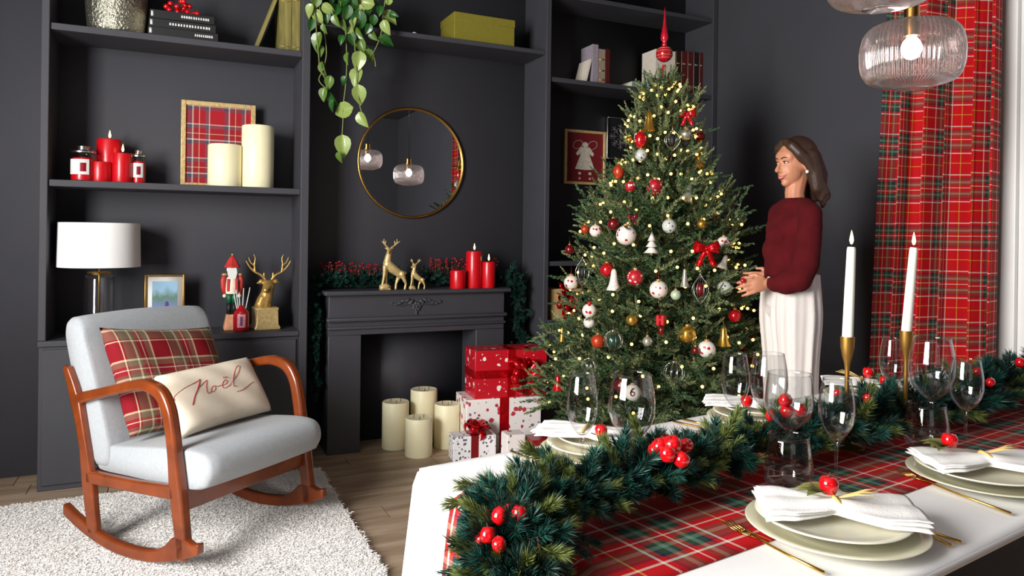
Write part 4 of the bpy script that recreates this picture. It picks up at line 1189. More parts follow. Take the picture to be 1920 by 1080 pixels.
# big white box, red box on it, small ones before it
w0 = at_y(878, 800, 4.06); w1 = at_y(1022, 800, 3.98)
bw = w1.x - w0.x
cwb = Vector(((w0.x + w1.x) / 2, 4.16, 0))
hw = .315
present('large white present with red pattern and red foil ribbon, under the red present', cwb, (bw, .26, hw), -.12, 'pap_white', 'foil', 0, ribs='x', rw=.06, nloops=0)
r0_, r1_ = at_y(895, 700, 4.05), at_y(1024, 700, 4.05)
crb = Vector(((r0_.x + r1_.x) / 2 - .0, 4.15, 0)); wr_ = r1_.x - r0_.x
hr = at_y(950, 657, 4.03).z - hw
n_front = Vector((-math.sin(.12) * -1, -1, .12))
present('red present with white snowflakes and a large foil bow, on the large white present', crb, (wr_, .22, hr), -.10, 'pap_red', 'foil', hw, ribs='xh', rw=.05, bowdir=(.1, -1, .25), bowsize=.125, seed=4, nloops=14, bowpos=Vector((crb.x + .06, 4.03, hw + hr * .42)))
cs_ = at_z(890, 862, 0); cs_ = Vector((cs_.x, cs_.y + .04, 0))
hs = at_y(888, 812, cs_.y).z
present('small white present with grey sprigs and dark red ribbon', cs_, (.255, .13, hs), -.15, 'pap_grey', 'ribbon', 0, ribs='x', rw=.045, bowsize=.10, seed=8, nloops=0)
sp_ = [o for o in bpy.data.objects if o.name.startswith('present')]
tsm = [o for o in C.objects if o.get('label', '').startswith('small white present with grey')][0]
bow(Vector((cs_.x + .02, cs_.y, hs + .003)), .085, Vector((0, -.3, 1)), 'foil', tsm, 12, 3, False)
b = MB(); b.box((cs_.x + .09, cs_.y, hs / 2), (.045, .134, hs + .002), -.15); b.build('ribbon', 'ribbon', tsm, bevel=.001)
c3 = at_d(962, 835, 4.18)
present('small white present with a red bird beside the deep red one', (c3.x, c3.y, 0), (.11, .11, c3.z + .075), -.1, 'pap_white', 'ribbon', 0, ribs='', nloops=0)
c4 = at_d(1002, 835, 4.16)
present('plain deep red present next to the white present with a red bird', (c4.x + .045, c4.y, 0), (.17, .13, c4.z + .045), -.1, 'pap_deep', 'ribbon', 0, ribs='', nloops=0)
c5 = at_y(1052, 590, 4.36)
present('gold wrapped present with red foil bow on the corner cabinet', (c5.x + .01, 4.40, 0), (.24, .20, .20), 0, 'pap_gold', 'foil', CAB, ribs='x', rw=.05, bowdir=(0, -1, .5), bowsize=.10, seed=6, nloops=10, bowpos=Vector((c5.x, 4.295, CAB + .10)))
c6 = at_d(1412, 640, 4.72)
present('red present with foil bow behind the tree, beside the standing person', (c6.x, c6.y, 0), (.24, .22, c6.z - .03), .3, 'pap_red', 'foil', 0, ribs='xy', bowsize=.10, seed=9, nloops=12)

# ================================================================== THINGS ON THE CORNER SHELVING
Z = 2.358
def px_book(x0, x1, top, Y0, label, cover, dep=.16, marks=None, mm='gold', group='books on the corner shelf', base=None):
    a, b_ = at_y(x0, 150, Y0), at_y(x1, 150, Y0)
    h_ = at_y((x0 + x1) / 2, top, Y0).z - Z
    return book('upright_book', label, (a.x, Y0, Z), (min(b_.x, xr1 - .047), Y0 + dep, Z + h_), cover, group, marks=marks, markmat=mm)
M['bk_mauve'] = pm('mauve_cloth', (150, 140, 150), .7, var=.1, scale=40)
M['bk_tan'] = spots('tan_marbled_paper', (150, 134, 118), [((110, 92, 84), 60, .45)], rough=.7)
M['bk_dred'] = pm('dark_red_leather', (84, 20, 20), .5, var=.15, scale=40)
M['bk_black'] = pm('near_black_leather', (34, 18, 18), .5, var=.15, scale=40)
M['bk_cream'] = pm('cream_cloth', (222, 212, 196), .7, var=.06, scale=40)
M['bk_teal'] = pm('teal_cloth', (60, 112, 104), .7, var=.1, scale=40)
px_book(1111, 1121.5, 83, 4.37, 'mauve upright book on the corner shelf', 'bk_mauve')
px_book(1122.5, 1134.5, 92, 4.37, 'tan marbled upright book on the corner shelf', 'bk_tan', marks=[(.1, .9, .15, .2), (.1, .9, .4, .44), (.1, .9, .7, .74)])
px_book(1135, 1143, 92, 4.37, 'thin dark red book against the tan marbled book', 'bk_dred')
lb2 = book('upright_book', 'thin cream book leaning against the mauve book', (-.016, 0, 0), (0, .15, .185), 'bk_cream', 'books on the corner shelf')
for c_ in lb2.children: c_.location += Vector((-.008, .075, 0))
q = at_y(1096, 150, 4.37); q2 = at_y(1111, 150, 4.37)
lb2.location = (q.x + .016, 4.375, Z); lb2.rotation_euler = (0, math.atan2(q2.x - q.x - .016, .19), 0)
a, b_ = at_y(1181, 158, 4.36), at_y(1229, 150, 4.36)
book('flat_book', 'teal book lying flat on the corner shelf', (a.x, 4.36, Z), (b_.x - .002, 4.52, Z + .022), 'bk_teal', 'flat books on the corner shelf')
book('flat_book', 'pale grey-green book lying on the teal book', (a.x + .02, 4.365, Z + .022), (b_.x - .008, 4.51, Z + .062), pm('celadon_cloth', (150, 176, 166), .7), 'flat books on the corner shelf', marks=[(.2, .42, .1, .9)])
px_book(1229, 1266, 94, 4.36, 'thick cream book standing behind the tree topper', 'bk_cream', dep=.17)
xs = [1267, 1277, 1289, 1300, 1311, 1321]
nm = ['near-black volume with gilt spine beside the cream book', 'dark red leather volume, second from the cream book', 'dark red leather volume, third from the cream book', 'near-black volume, fourth from the cream book', 'dark red leather volume at the shelf end']
for i in range(5):
    px_book(xs[i], xs[i + 1] - .6, 95 + i * 1.0, 4.36, nm[i], ['bk_black', 'bk_dred', 'bk_dred', 'bk_black', 'bk_dred'][i], dep=.17, marks=[(.0, .12, .01, .99), (.2, .9, .2, .23), (.2, .9, .7, .73)], mm='bk_tan' if i else 'gold')
# framed pictures hung on the back panel
pt, (i0, i1, j0, j1, yy) = picture('framed_angel_picture', 'gold framed red picture of a white angel on the back panel', ((1060, 241), (1136, 348)), BY - .026, None, .02, 'paleg', 'pic_red', th=.024)
xc = (i0 + i1) / 2; W_, H_ = i1 - i0, j1 - j0
def flatp(name, pts, mat, lift=.001):
    b = MB(); b.prism([(xc + a * W_, j0 + z * H_) for a, z in pts], lambda a, z, t_: (a, yy - lift * .5 - t_, z), .0012); b.build(name, mat, pt, smooth=False)
M['angelc'] = pm('angel_linen', (206, 196, 180), .8, var=.15, scale=60)
flatp('angel_robe', [(-.27, .26), (0, .245), (.27, .26), (.11, .58), (.21, .53), (.25, .58), (.12, .715), (-.12, .715), (-.25, .58), (-.21, .53), (-.11, .58)], 'angelc')
flatp('angel_head', [(.075 * math.cos(a), .765 + .055 * math.sin(a)) for a in [k * .5236 for k in range(12)]], 'angelc')
for s_ in (-1, 1):
    b = MB(); b.tube([(xc + s_ * (.20 + .13 * math.cos(a)) * W_, yy - .002, j0 + (.76 + .09 * math.sin(a + .3 * s_)) * H_) for a in [k * .45 for k in range(15)]], .0016, 5); b.build('angel_wing', 'angelc', pt)
    flatp('angel_foot', [(s_ * .14 - .04, .15), (s_ * .14 + .04, .15), (s_ * .14 + .03, .2), (s_ * .14 - .03, .2)], 'angelc')
    flatp('angel_bead', [(s_ * .14 - .025, .05), (s_ * .14 + .025, .05), (s_ * .14 + .02, .09), (s_ * .14 - .02, .09)], 'angelc')
pt, (i0, i1, j0, j1, yy) = picture('framed_snowflake_picture', 'black picture of a white snowflake in a thin silver frame', ((1139, 218), (1191, 301)), BY - .03, None, .010, 'silver', 'black', th=.028)
xc, zc_ = (i0 + i1) / 2, lerp(j0, j1, .55)
for k in range(8):
    a = k * math.pi / 4; r_ = (i1 - i0) * .42
    b = MB(); P_ = lambda q, off=0: (xc + math.cos(a) * q * r_ - math.sin(a) * off * r_, yy - .002, zc_ + (math.sin(a) * q + math.cos(a) * off) * r_)
    b.tube([P_(0), P_(1)], .0014, 4)
    for q in (.45, .7):
        for s_ in (-1, 1): b.tube([P_(q), P_(q + .2, .2 * s_)], .0012, 4)
    b.build('snowflake_arm', pm('snow_ink', (150, 142, 146), .8) if k == 0 else bpy.data.materials['snow_ink'], pt)
# ================================================================== CHRISTMAS TREE
TD = 4.05
tx = at_d(1239, 500, TD); TC = Vector((tx.x, tx.y, 0))
KT = TD / FPX                                              # metres per photo pixel at the tree
def tz(py): return at_d(1245, py, TD).z
tree = thing('christmas_tree', 'tall green artificial Christmas tree beside the fireplace', 'christmas tree', tuple(TC))
Z0, Z1 = .34, tz(150)
b = MB(); b.tube([TC + Vector((0, 0, .02)), TC + Vector((0, 0, 1.2)), TC + Vector((0, 0, Z1))], [.032, .022, .008], 10); b.build('trunk', 'twig', tree)
for k in range(3):
    a = 2 * math.pi * k / 3 + .5
    b = MB(); b.tube([TC + Vector((0, 0, .16)), TC + Vector((math.cos(a) * .16, math.sin(a) * .16, .09)), TC + Vector((math.cos(a) * .28, math.sin(a) * .28, .012))], .012, 8); b.build('stand_leg', 'blackm', tree)
# silhouette: half-width in photo pixels by photo y
SIL = [(150, 16), (180, 40), (215, 66), (235, 74), (260, 66), (300, 76), (340, 98), (370, 112), (400, 132), (430, 150), (480, 146), (520, 156), (580, 172), (620, 190), (660, 206), (700, 208), (760, 222), (800, 205), (840, 170)]
def half_w(z):
    y = 1e9
    ys = [s_[0] for s_ in SIL]
    pyv = 443 + (CAM_H - z) / KT + (1245 - 960) * math.tan(ROLL)
    if pyv <= ys[0]: return SIL[0][1] * KT
    for (y0, w0), (y1, w1) in zip(SIL[:-1], SIL[1:]):
        if y0 <= pyv <= y1: return lerp(w0, w1, (pyv - y0) / (y1 - y0)) * KT
    return SIL[-1][1] * KT
spr = [sprig_array(.15, 84, .030, .0034, 100 + i, splay=60) for i in range(6)]
def branch_mesh(L_, seed):
    g_ = np.random.default_rng(seed); out = []; b = MB()
    n = max(3, int(L_ / .050))
    stem = [np.array([t_ * L_, 0, -.10 * L_ * t_ + .16 * L_ * t_ * t_]) for t_ in np.linspace(0, 1, 8)]
    b.tube([Vector(p) for p in stem], list(np.linspace(.006, .002, 8)), 5)
    for k in range(n):
        t_ = lerp(.22, 1.0, k / max(1, n - 1))
        p = np.array([t_ * L_, 0, -.10 * L_ * t_ + .16 * L_ * t_ * t_])
        sides = [0] if k == n - 1 else [-1, 1]
        for s_ in sides:
            sp = min(.5 + .25 * g_.random(), 1.0)
            ang = s_ * (.95 - .35 * t_) * (1 + .3 * g_.normal() * .5)
            d_ = Vector((math.cos(ang), math.sin(ang), .22 + .28 * g_.normal()))
            sc_ = (.62 + .4 * (1 - abs(t_ - .5))) * min(1.0, .55 + L_)
            out.append((spr[g_.integers(6)] * sc_) @ basis_to(d_, g_.random() * 6).T + p)
        if k % 2 == 0:
            d_ = Vector((.7, g_.normal() * .4, .75)); out.append((spr[g_.integers(6)] * .6) @ basis_to(d_, 1).T + p)
    me = quads_mesh('branch', np.concatenate(out))
    me2 = b.mesh('t'); bm = bmesh.new(); bm.from_mesh(me); nf = len(bm.faces); bm.from_mesh(me2); bm.faces.ensure_lookup_table()
    for f in bm.faces[nf:]: f.material_index = 2
    rr = random.Random(seed)
    k_ = 0
    for i, f in enumerate(bm.faces[:nf]):
        f.material_index = 1 if ((i // 84) * 7919 + seed) % 5 < 2 else 0
    bm.to_mesh(me); bm.free(); bpy.data.meshes.remove(me2)
    for q in ('needle', 'needle2', 'twig'): me.materials.append(M[q])
    return me
LENS = [.07, .12, .18, .25, .32, .40, .48, .56]
BM = {L_: [branch_mesh(L_, 200 + i * 10 + j) for j in range(3)] for i, L_ in enumerate(LENS)}
gt = random.Random(77)
PERSON_XY = at_d(1482, 500, 3.5); PERSON_XY.z = 0
z = Z0; tier = 0
while z < Z1:
    R_ = half_w(z) * 1.0
    n = max(5, int(6 + R_ * 12))
    for k in range(n):
        a = 2 * math.pi * (k + .5 * (tier % 2)) / n + gt.uniform(-.12, .12)
        L_ = R_ * gt.choice((.70, .82, .92, 1.0, 1.04))
        if .2 < z < 1.02:                                     # keep off the person standing beside the tree
            while L_ > .12:
                tip_ = Vector((TC.x + math.cos(a) * L_, TC.y + math.sin(a) * L_, 0))
                if min((tip_ - PERSON_XY).length, (tip_.lerp(TC, .3) - PERSON_XY).length) > .30: break
                L_ -= .03
        key = min(LENS, key=lambda q: abs(q - L_))
        me = BM[key][gt.randrange(3)]
        o = bpy.data.objects.new('branch', me); C.objects.link(o); o.parent = tree
        tilt = lerp(-.12, .55, max(0, (z - Z0) / (Z1 - Z0))) + gt.uniform(-.08, .08)
        o.rotation_euler = (gt.uniform(-.3, .3), -tilt, a)
        o.scale = (L_ / key,) * 3 if L_ / key < 1.25 else (1.25,) * 3
        o.location = (0, 0, z - R_ * tilt * .55 + gt.uniform(-.02, .02))
    z += lerp(.082, .045, (z - Z0) / (Z1 - Z0)); tier += 1
for k in range(5):                                            # the upright leader
    o = bpy.data.objects.new('branch', BM[.18][k % 3]); C.objects.link(o); o.parent = tree
    o.rotation_euler = (0, -1.25 + .05 * k, k * 1.25); o.location = (0, 0, Z1 - .16); o.scale = (.9,) * 3
# ------------------------------------------------------------------ topper
tpz = tz(135)
TT = TC + Vector((at_d(1245, 100, TD) - at_d(1245, 500, TD)).to_tuple()[:2] + (0,))
redgl = pm('red_glass_topper', (206, 26, 48), .12, .35, var=.2, scale=30, coat=.6)
tp = thing('tree_topper', 'red glass finial with a sphere and long spire topping the tree', 'tree topper', (TC.x, TC.y, tpz))
k = KT
zz = lambda py: tz(py) - tpz
xo = (at_d(1245, 100, TD) - Vector((TC.x, TC.y, 0)))
oc_ = (TC.x + .012 * RGT.x, TC.y + .012 * RGT.y, tpz)
oc_ = tuple(Vector((TC.x, TC.y, tpz)) + RGT * .004)
M['_top'] = redgl
MB().lathe([(.010, zz(150)), (.012, zz(128)), (.010, zz(122))], 16, oc_).build('collar', redgl, tp)
MB().ball(Vector(oc_) + Vector((0, 0, zz(101))), 15.5 * k, 24, 16).build('sphere', redgl, tp)
MB().lathe([(.009, zz(88)), (.016, zz(84)), (.010, zz(80)), (.018, zz(76)), (.022, zz(71)), (.017, zz(60)), (.010, zz(48)), (.0065, zz(36)), (.003, zz(20)), (0, zz(9))], 20, oc_).build('spire', redgl, tp)
for py in (92, 97, 105, 110):
    rr = math.sqrt(max(.01, 15.5 ** 2 - (py - 101) ** 2)) * k + .001
    MB().tube([Vector(oc_) + Vector((math.cos(a) * rr, math.sin(a) * rr, zz(py))) for a in [2 * math.pi * i / 24 for i in range(25)]], .0012, 4, cap=False).build('glitter_band', 'paleg', tp)
# ------------------------------------------------------------------ fairy lights
sl = thing('string_lights', 'string of warm white fairy lights wound around the Christmas tree', 'string lights', tuple(TC))
pts = []; turns = 15
NB = 380
bm_ = MB().ball((0, 0, 0), 1, 8, 6).mesh('bulb'); bm_.materials.append(M['fairy'])
for i in range(NB * 2):
    t_ = i / (NB * 2 - 1); zl = lerp(Z0 + .06, Z1 - .03, t_ ** .85)
    a = 2 * math.pi * turns * t_ ** .8
    r_ = half_w(zl) * gt.uniform(.72, .92)
    pts.append(TC + Vector((math.cos(a) * r_, math.sin(a) * r_, zl + gt.uniform(-.02, .02))))
MB().tube(pts, .0012, 4).build('cable', 'cable', sl)
nb = 0
for i in range(0, NB * 2, 2):
    p = pts[i] - TC
    d_ = Vector((p.x, p.y, 0)).normalized()
    if d_.dot(Vector((FWD.x, FWD.y, 0))) > .45: continue      # far side of the tree, unseen
    o = bpy.data.objects.new('bulb', bm_); C.objects.link(o); o.parent = sl
    rr = half_w(p.z) * gt.uniform(.90, 1.03)
    o.location = d_ * rr + Vector((0, 0, p.z + gt.uniform(-.03, .03))); o.scale = (.0078,) * 3
# ------------------------------------------------------------------ ornaments
def surf_pt(px, py, out=1.02):
    """where the pixel's ray meets the front of the tree"""
    z_ = tz(py); off = (px - 1245) * KT; R_ = half_w(z_) * out
    dep = -math.sqrt(max(0, R_ * R_ - off * off))
    return at_d(px, py, TD + dep)
M['o_red'] = pm('red_bauble', (190, 14, 26), .2, .2, var=.15, scale=40, coat=.5)
M['o_dred'] = pm('dark_red_bauble', (112, 12, 22), .25, .2, var=.15, scale=40, coat=.4)
M['o_white'] = pm('white_glitter', (226, 220, 210), .5, var=.15, scale=90, bump=.4, bscale=200)
M['o_silver'] = pm('champagne_silver', (200, 200, 184), .25, .7, var=.2, scale=60)
M['o_gold'] = pm('shiny_gold_bauble', (222, 172, 72), .2, .85, var=.12, scale=40)
M['o_orange'] = pm('copper_red', (190, 66, 36), .3, .3, var=.15, scale=40)
M['o_green'] = pm('pale_green_pearl', (186, 204, 172), .3, .2, var=.1)
M['o_rw'] = spots('white_bauble_with_red_print', (230, 222, 212), [((180, 24, 36), 34, .52)], rough=.35, coat=.3)
M['o_wr'] = spots('red_bauble_with_white_print', (176, 26, 40), [((236, 226, 220), 38, .54)], rough=.35, coat=.3)
M['o_sn'] = spots('silver_bauble_with_dark_lace', (196, 198, 190), [((60, 70, 66), 60, .55)], rough=.35)
M['o_dgreen'] = pm('dark_green_core', (20, 60, 44), .2, coat=.4)
def orn(name, label, px, py, group=None, out=1.05):
    p = surf_pt(px, py, out)
    return thing(name, label, 'ornament', tuple(p), group or 'ornaments on the Christmas tree'), p
def hang(t, p, top, ln=.045, red=False):
    MB().tube([p + Vector((0, 0, top + .004)), p + Vector((0, 0, top + .004 + ln)) + FWD * .03], .0009, 4).build('string', 'o_red' if red else 'brass', t)
def bauble(px, py, rpx, mat, label, cap='gold', red=False, extra=None, sq=(1, 1, 1)):
    t, p = orn('bauble', label, px, py)
    r = rpx * KT
    MB().ball(p, r, 20, 14, sq).build('ball', mat, t)
    h_ = r * sq[2]
    MB().lathe([(0, h_ - .002), (r * .28, h_ - .002), (r * .28, h_ + .006), (0, h_ + .007)], 10, tuple(p)).build('cap', cap, t)
    hang(t, p, h_, red=red)
    return t, p, r
def bell(px, py, hpx, wpx, mat, label, tilt=0):
    t, p = orn('bell_ornament', label, px, py)
    h_, w = hpx * KT, wpx * KT / 2
    R_ = Matrix.Rotation(tilt, 3, FWD)
    prof = [(0, h_ / 2), (w * .22, h_ * .48), (w * .38, h_ * .36), (w * .48, h_ * .1), (w * .62, -h_ * .18), (w * .85, -h_ * .38), (w, -h_ * .5), (w * .92, -h_ * .5), (w * .75, -h_ * .36), (w * .5, -h_ * .15), (w * .3, h_ * .25), (0, h_ * .33)]
    MB().lathe(prof, 20, tuple(p), R_).build('bell_cup', mat, t, auto=.9)
    MB().ball(p + R_ @ Vector((0, 0, -h_ * .45)), w * .3, 10, 8).build('clapper', 'gold', t)
    hang(t, p, h_ / 2)
def cage(px, py, wpx, hpx, label, mat='silver', core=None):
    t, p = orn('wire_drop_ornament', label, px, py, out=1.10)
    w, h_ = wpx * KT / 2, hpx * KT / 2
    for k_ in range(7):
        a = 2 * math.pi * k_ / 7
        pts_ = [p + Vector((math.cos(a) * w * math.sin(s_ * math.pi) ** 1.2, math.sin(a) * w * math.sin(s_ * math.pi) ** 1.2, lerp(-h_, h_, s_))) for s_ in [i / 14 for i in range(15)]]
        MB().tube(pts_, .0013, 4).build('wire_rib', mat, t)
    MB().ball(p, w * .5, 14, 10, (1, 1, 1.7)).build('core', core or 'black', t)
    MB().lathe([(0, h_ - .004), (.005, h_ - .004), (.004, h_ + .006), (0, h_ + .007)], 8, tuple(p)).build('cap', 'silver', t)
    hang(t, p, h_)
def glassball(px, py, rpx, label, core=None):
    t, p, r = bauble(px, py, rpx, 'glass', label, 'silver')
    for s_ in range(5):
        a = s_ * math.pi / 5
        MB().tube([p + Vector((math.cos(a) * math.cos(q) * r * 1.01, math.sin(a) * math.cos(q) * r * 1.01, math.sin(q) * r * 1.01)) for q in [2 * math.pi * i / 20 for i in range(21)]], .0009, 4, cap=False).build('silver_line', 'silver', t)
    if core: MB().ball(p + Vector((0, 0, -r * .1)), r * .7, 14, 10).build('core', core, t)
def bow_orn(px, py, wpx, label, mat='foil'):
    t, p = orn('ribbon_bow', label, px, py, out=1.08)
    s_ = wpx * KT / 2
    n_ = (CAMP - p); n_.z = 0; n_.normalize()
    u = n_.cross(Vector((0, 0, 1))); 
    for q in (-1, 1):
        for dz_ in (.35, -.05):
            b = MB(); loop_ribbon(b, p, (u * q + Vector((0, 0, dz_))), s_ * 1.0, s_ * .62, n_); b.build('bow_loop', mat, t, solid=.001)
        b = MB(); b.grid(lambda a, c_: p + u * (q * a * s_ * .6) + Vector((0, 0, -a * s_ * 1.35)) + n_ * (.01 + .006 * math.sin(a * 6)) + u * ((c_ - .5) * s_ * .45), 8, 1); b.build('bow_tail', mat, t, solid=.001)
    MB().ball(p + n_ * .012, s_ * .2, 10, 8).build('bow_knot', mat, t)
bow_orn(1289, 214, 30, 'red bow-shaped bauble near the tree top', 'o_red')
bell(1217, 227, 34, 23, 'o_gold', 'gold bell ornament near the top of the tree')
bauble(1201, 262, 11, 'o_red', 'red egg-shaped bauble above the white lace bauble', sq=(1, 1, 1.4))
bauble(1202, 291, 11, 'o_sn', 'white lace bauble below the red egg-shaped bauble')
cage(1261, 263, 28, 40, 'dark wire drop ornament near the tree top')
bauble(1286, 252, 11, 'o_silver', 'champagne silver bauble below the red bow-shaped bauble')
bauble(1313, 256, 9, 'o_dred', 'dark red bauble above the gold bell at the tree edge')
bell(1311, 298, 32, 22, 'o_gold', 'gold bell ornament on the tree side facing the person')
bauble(1160, 322, 10.5, 'o_orange', 'copper red bauble below the framed pictures', sq=(1, 1, 1.3))
bauble(1182, 350, 9.5, 'o_wr', 'red bauble with white trim below the copper red bauble')
bauble(1228, 350, 14, 'o_wr', 'larger red and white patterned bauble in the upper middle of the tree')
bell(1292, 360, 36, 27, 'o_silver', 'silver bell ornament tilted to show its clapper', .35)
bauble(1150, 420, 10, 'o_dred', 'dark red bauble above the big white knit bauble')
bow_orn(1186, 407, 18, 'small dark red bow above the big white knit bauble', 'o_dred')
bauble(1255, 424, 12, 'o_sn', 'silver bauble with dark lace in the middle of the tree')
bauble(1174, 441, 17, 'o_rw', 'big white knit bauble with red print')
bauble(1117, 433, 11, 'o_rw', 'white bauble with red print at the left tree edge')
bauble(1097, 430, 8, 'o_orange', 'small copper red bauble beside the white bauble with red print')
bauble(1068, 468, 9, 'o_dred', 'dark red bauble at the outermost left branch')
bauble(1357, 456, 12, 'o_rw', 'white bauble with red hat print near the person')
bow_orn(1325, 466, 44, 'large red ribbon bow on the tree near the person')
bell(1358, 491, 24, 20, 'o_white', 'white bell ornament under the white bauble with red hat print', .3)
t, p = orn('tree_ornament', 'white glitter fir tree shaped ornament', 1222, 454)
for (q0, q1, w_) in ((-18, -4, 13), (-8, 6, 10), (2, 18, 7)):
    MB().lathe([(0, q0 * KT), (w_ * KT, q0 * KT), (0, q1 * KT)], 12, tuple(p)).build('tier', 'o_white', t)
MB().tube([p + Vector((0, 0, -22 * KT)), p + Vector((0, 0, -16 * KT))], .006, 8).build('trunk', 'gold', t); hang(t, p, 17 * KT)
bauble(1071, 530, 14, 'o_rw', 'white bauble hanging on a red string below the corner shelf', red=True)
cage(1092, 511, 25, 52, 'silver wire drop ornament beside the white bauble on a red string')
bauble(1138, 506, 12, 'o_red', 'plain red bauble above the white bell with gold clapper')
bell(1151, 524, 36, 25, 'o_white', 'white bell with gold clapper below the plain red bauble')
bauble(1191, 520, 14, 'o_wr', 'red bauble with white star print in the tree centre')
bauble(1235, 543, 15, 'o_rw', 'white bauble on a red string in the tree centre', red=True)
bauble(1267, 553, 8.5, 'o_green', 'pale green pearl bauble beside the white bauble on a red string')
bell(1284, 521, 30, 16, 'o_silver', 'narrow champagne bell above the pale green pearl bauble')
cage(1313, 543, 27, 50, 'silver wire drop ornament with dark red core', core='o_dred')
bauble(1359, 541, 13, 'o_sn', 'silver bauble with dark lace beside the hand of the person')
t, p = orn('snowman_ornament', 'white snowman ornament with red hat', 1105, 588)
MB().ball(p + Vector((0, 0, 5 * KT)), 12.5 * KT, 16, 12).build('head', 'o_rw', t); MB().ball(p + Vector((0, 0, -15 * KT)), 10 * KT, 16, 12).build('body', 'o_white', t)
MB().lathe([(0, 0), (.016, 0), (0, .022)], 12, tuple(p + Vector((0, 0, 16 * KT)))).build('hat', 'o_red', t); hang(t, p, 20 * KT)
bauble(1185, 600, 9.5, 'o_gold', 'small gold bauble left of the red parcel ornament')
t, p = orn('parcel_ornament', 'red parcel ornament with tassel hanging in the lower tree', 1240, 600)
MB().box(p, (.042, .042, .05), .6).build('parcel', 'o_red', t, bevel=.004); MB().lathe([(0, 0), (.012, -.004), (.016, -.04), (0, -.04)], 10, tuple(p + Vector((0, 0, -.028)))).build('tassel', 'o_dred', t); hang(t, p, .026)
MB().box(p, (.044, .010, .051), .6).build('parcel_ribbon', 'foil', t)
bauble(1289, 627, 14, 'o_gold', 'large shiny gold bauble in the lower tree')
bell(1357, 630, 32, 24, 'o_gold', 'gold bell in the lower tree beside the white trousers')
bauble(1121, 640, 11.5, 'o_orange', 'copper red bauble against the glass bauble with green core')
glassball(1150, 638, 15, 'clear glass bauble with dark green core', 'o_dgreen')
bauble(1325, 655, 14, 'o_rw', 'white bauble with red print low on the tree')
bauble(1304, 657, 6, 'o_dred', 'dark red bauble beside the low white bauble')
glassball(1264, 698, 16, 'empty clear glass bauble with silver lines in the lower tree')
glassball(1104, 686, 12, 'small clear glass bauble low on the left of the tree')
bell(1046, 717, 26, 20, 'o_red', 'red bell ornament above the wrapped presents')
# numbered baubles low in the tree
def numbered(px, py, rpx, digit, mat, ink, label):
    t, p, r = bauble(px, py, rpx, mat, label)
    n_ = (CAMP - p).normalized()
    cu = bpy.data.curves.new('numeral', 'FONT'); cu.body = digit; cu.size = r * 1.5; cu.align_x = 'CENTER'; cu.align_y = 'CENTER'; cu.extrude = .0012
    o = bpy.data.objects.new('numeral', cu); C.objects.link(o); cu.materials.append(M[ink]); o.parent = t
    o.matrix_basis = Matrix((RGT, UPV, -Vector((FWD.x, FWD.y, 0)))).transposed().to_4x4(); o.location = n_ * (r * 1.0)
    mw = o.matrix_basis.copy(); dg = bpy.context.evaluated_depsgraph_get(); me = bpy.data.meshes.new_from_object(o.evaluated_get(dg)); bpy.data.objects.remove(o)
    o = bpy.data.objects.new('numeral', me); C.objects.link(o); o.parent = t; o.matrix_basis = mw
numbered(1186, 736, 13, '6', 'o_white', 'o_dred', 'white bauble numbered six in the lower tree')
numbered(1164, 723, 11, '4', 'o_dred', 'o_white', 'dark red bauble numbered four beside the white one')
bell(1054, 626, 26, 14, 'o_gold', 'slim gold bell at the lower left edge of the tree')
bauble(1378, 592, 11, 'o_red', 'red bauble at the tree edge behind the white trousers')
bauble(1316, 420, 8, 'o_gold', 'small gold bauble above the large red ribbon bow')
bauble(1339, 405, 7, 'o_dred', 'small dark red bauble above the white bauble with red hat print')
bauble(1214, 640, 8, 'o_silver', 'small champagne bauble below the red parcel ornament')
bauble(1180, 262, 6, 'o_gold', 'tiny gold bauble by the snowflake picture')
# ================================================================== THE PERSON BY THE TREE
WD = 3.5
KW = WD / FPX
def W(px, py, dd=0.0): return at_d(px, py, WD + dd)
ft = at_d(1482, 500, WD)
man = thing('person', 'person in a burgundy sweater and off-white wide trousers reaching to the tree', 'person', (ft.x, ft.y, 0))
hf = (-RGT * .95 - FWD * .30 + UPV * -.08).normalized(); hl = UPV.cross(hf).normalized(); hu = hf.cross(hl)
HC = W(1491, 304)
def Hd(f, l, u): return HC + hf * f + hl * l + hu * u
b = MB()
Rh = Matrix((hf, hl, hu)).transposed()
b.ball(Hd(-.008, 0, .018), 1, 20, 14, (.092, .072, .092), Rh)              # skull
b.ball(Hd(.028, 0, -.040), 1, 18, 12, (.062, .056, .070), Rh)              # face
b.ball(Hd(.058, 0, -.096), 1, 12, 10, (.024, .022, .019), Rh)              # chin
b.ball(Hd(.040, .026, -.045), 1, 12, 10, (.040, .027, .028), Rh); b.ball(Hd(.040, -.026, -.045), 1, 12, 10, (.040, .027, .028), Rh)   # cheeks
limb(b, [Hd(.082, 0, .006), Hd(.096, 0, -.016), Hd(.106, 0, -.036)], [.0075, .0085, .0115])   # nose
b.ball(Hd(.090, .010, -.040), .008, 8, 6); b.ball(Hd(.090, -.010, -.040), .008, 8, 6)
limb(b, [Hd(.083, -.014, -.066), Hd(.088, 0, -.063), Hd(.083, .014, -.066)], [.007, .008, .007])
b.ball(Hd(.058, 0, .026), 1, 16, 12, (.030, .058, .040), Rh)               # forehead
for s_ in (-1, 1): b.ball(Hd(-.008, .070 * s_, -.022), 1, 10, 8, (.018, .008, .030), Rh)   # ears
sh_n, sh_f = W(1519, 402, -.13), W(1464, 402, .15)
limb(b, [Hd(-.014, 0, -.060), W(1490, 362, .0), W(1492, 385, .01), W(1492, 400, .01)], [.048, .046, .048, .050])
limb(b, [W(1490, 410, 0), W(1486, 460, 0), W(1484, 510, 0), W(1482, 545, 0)], [.070, .075, .075, .085])
limb(b, [sh_f, W(1490, 408, 0), sh_n], [.040, .050, .040])
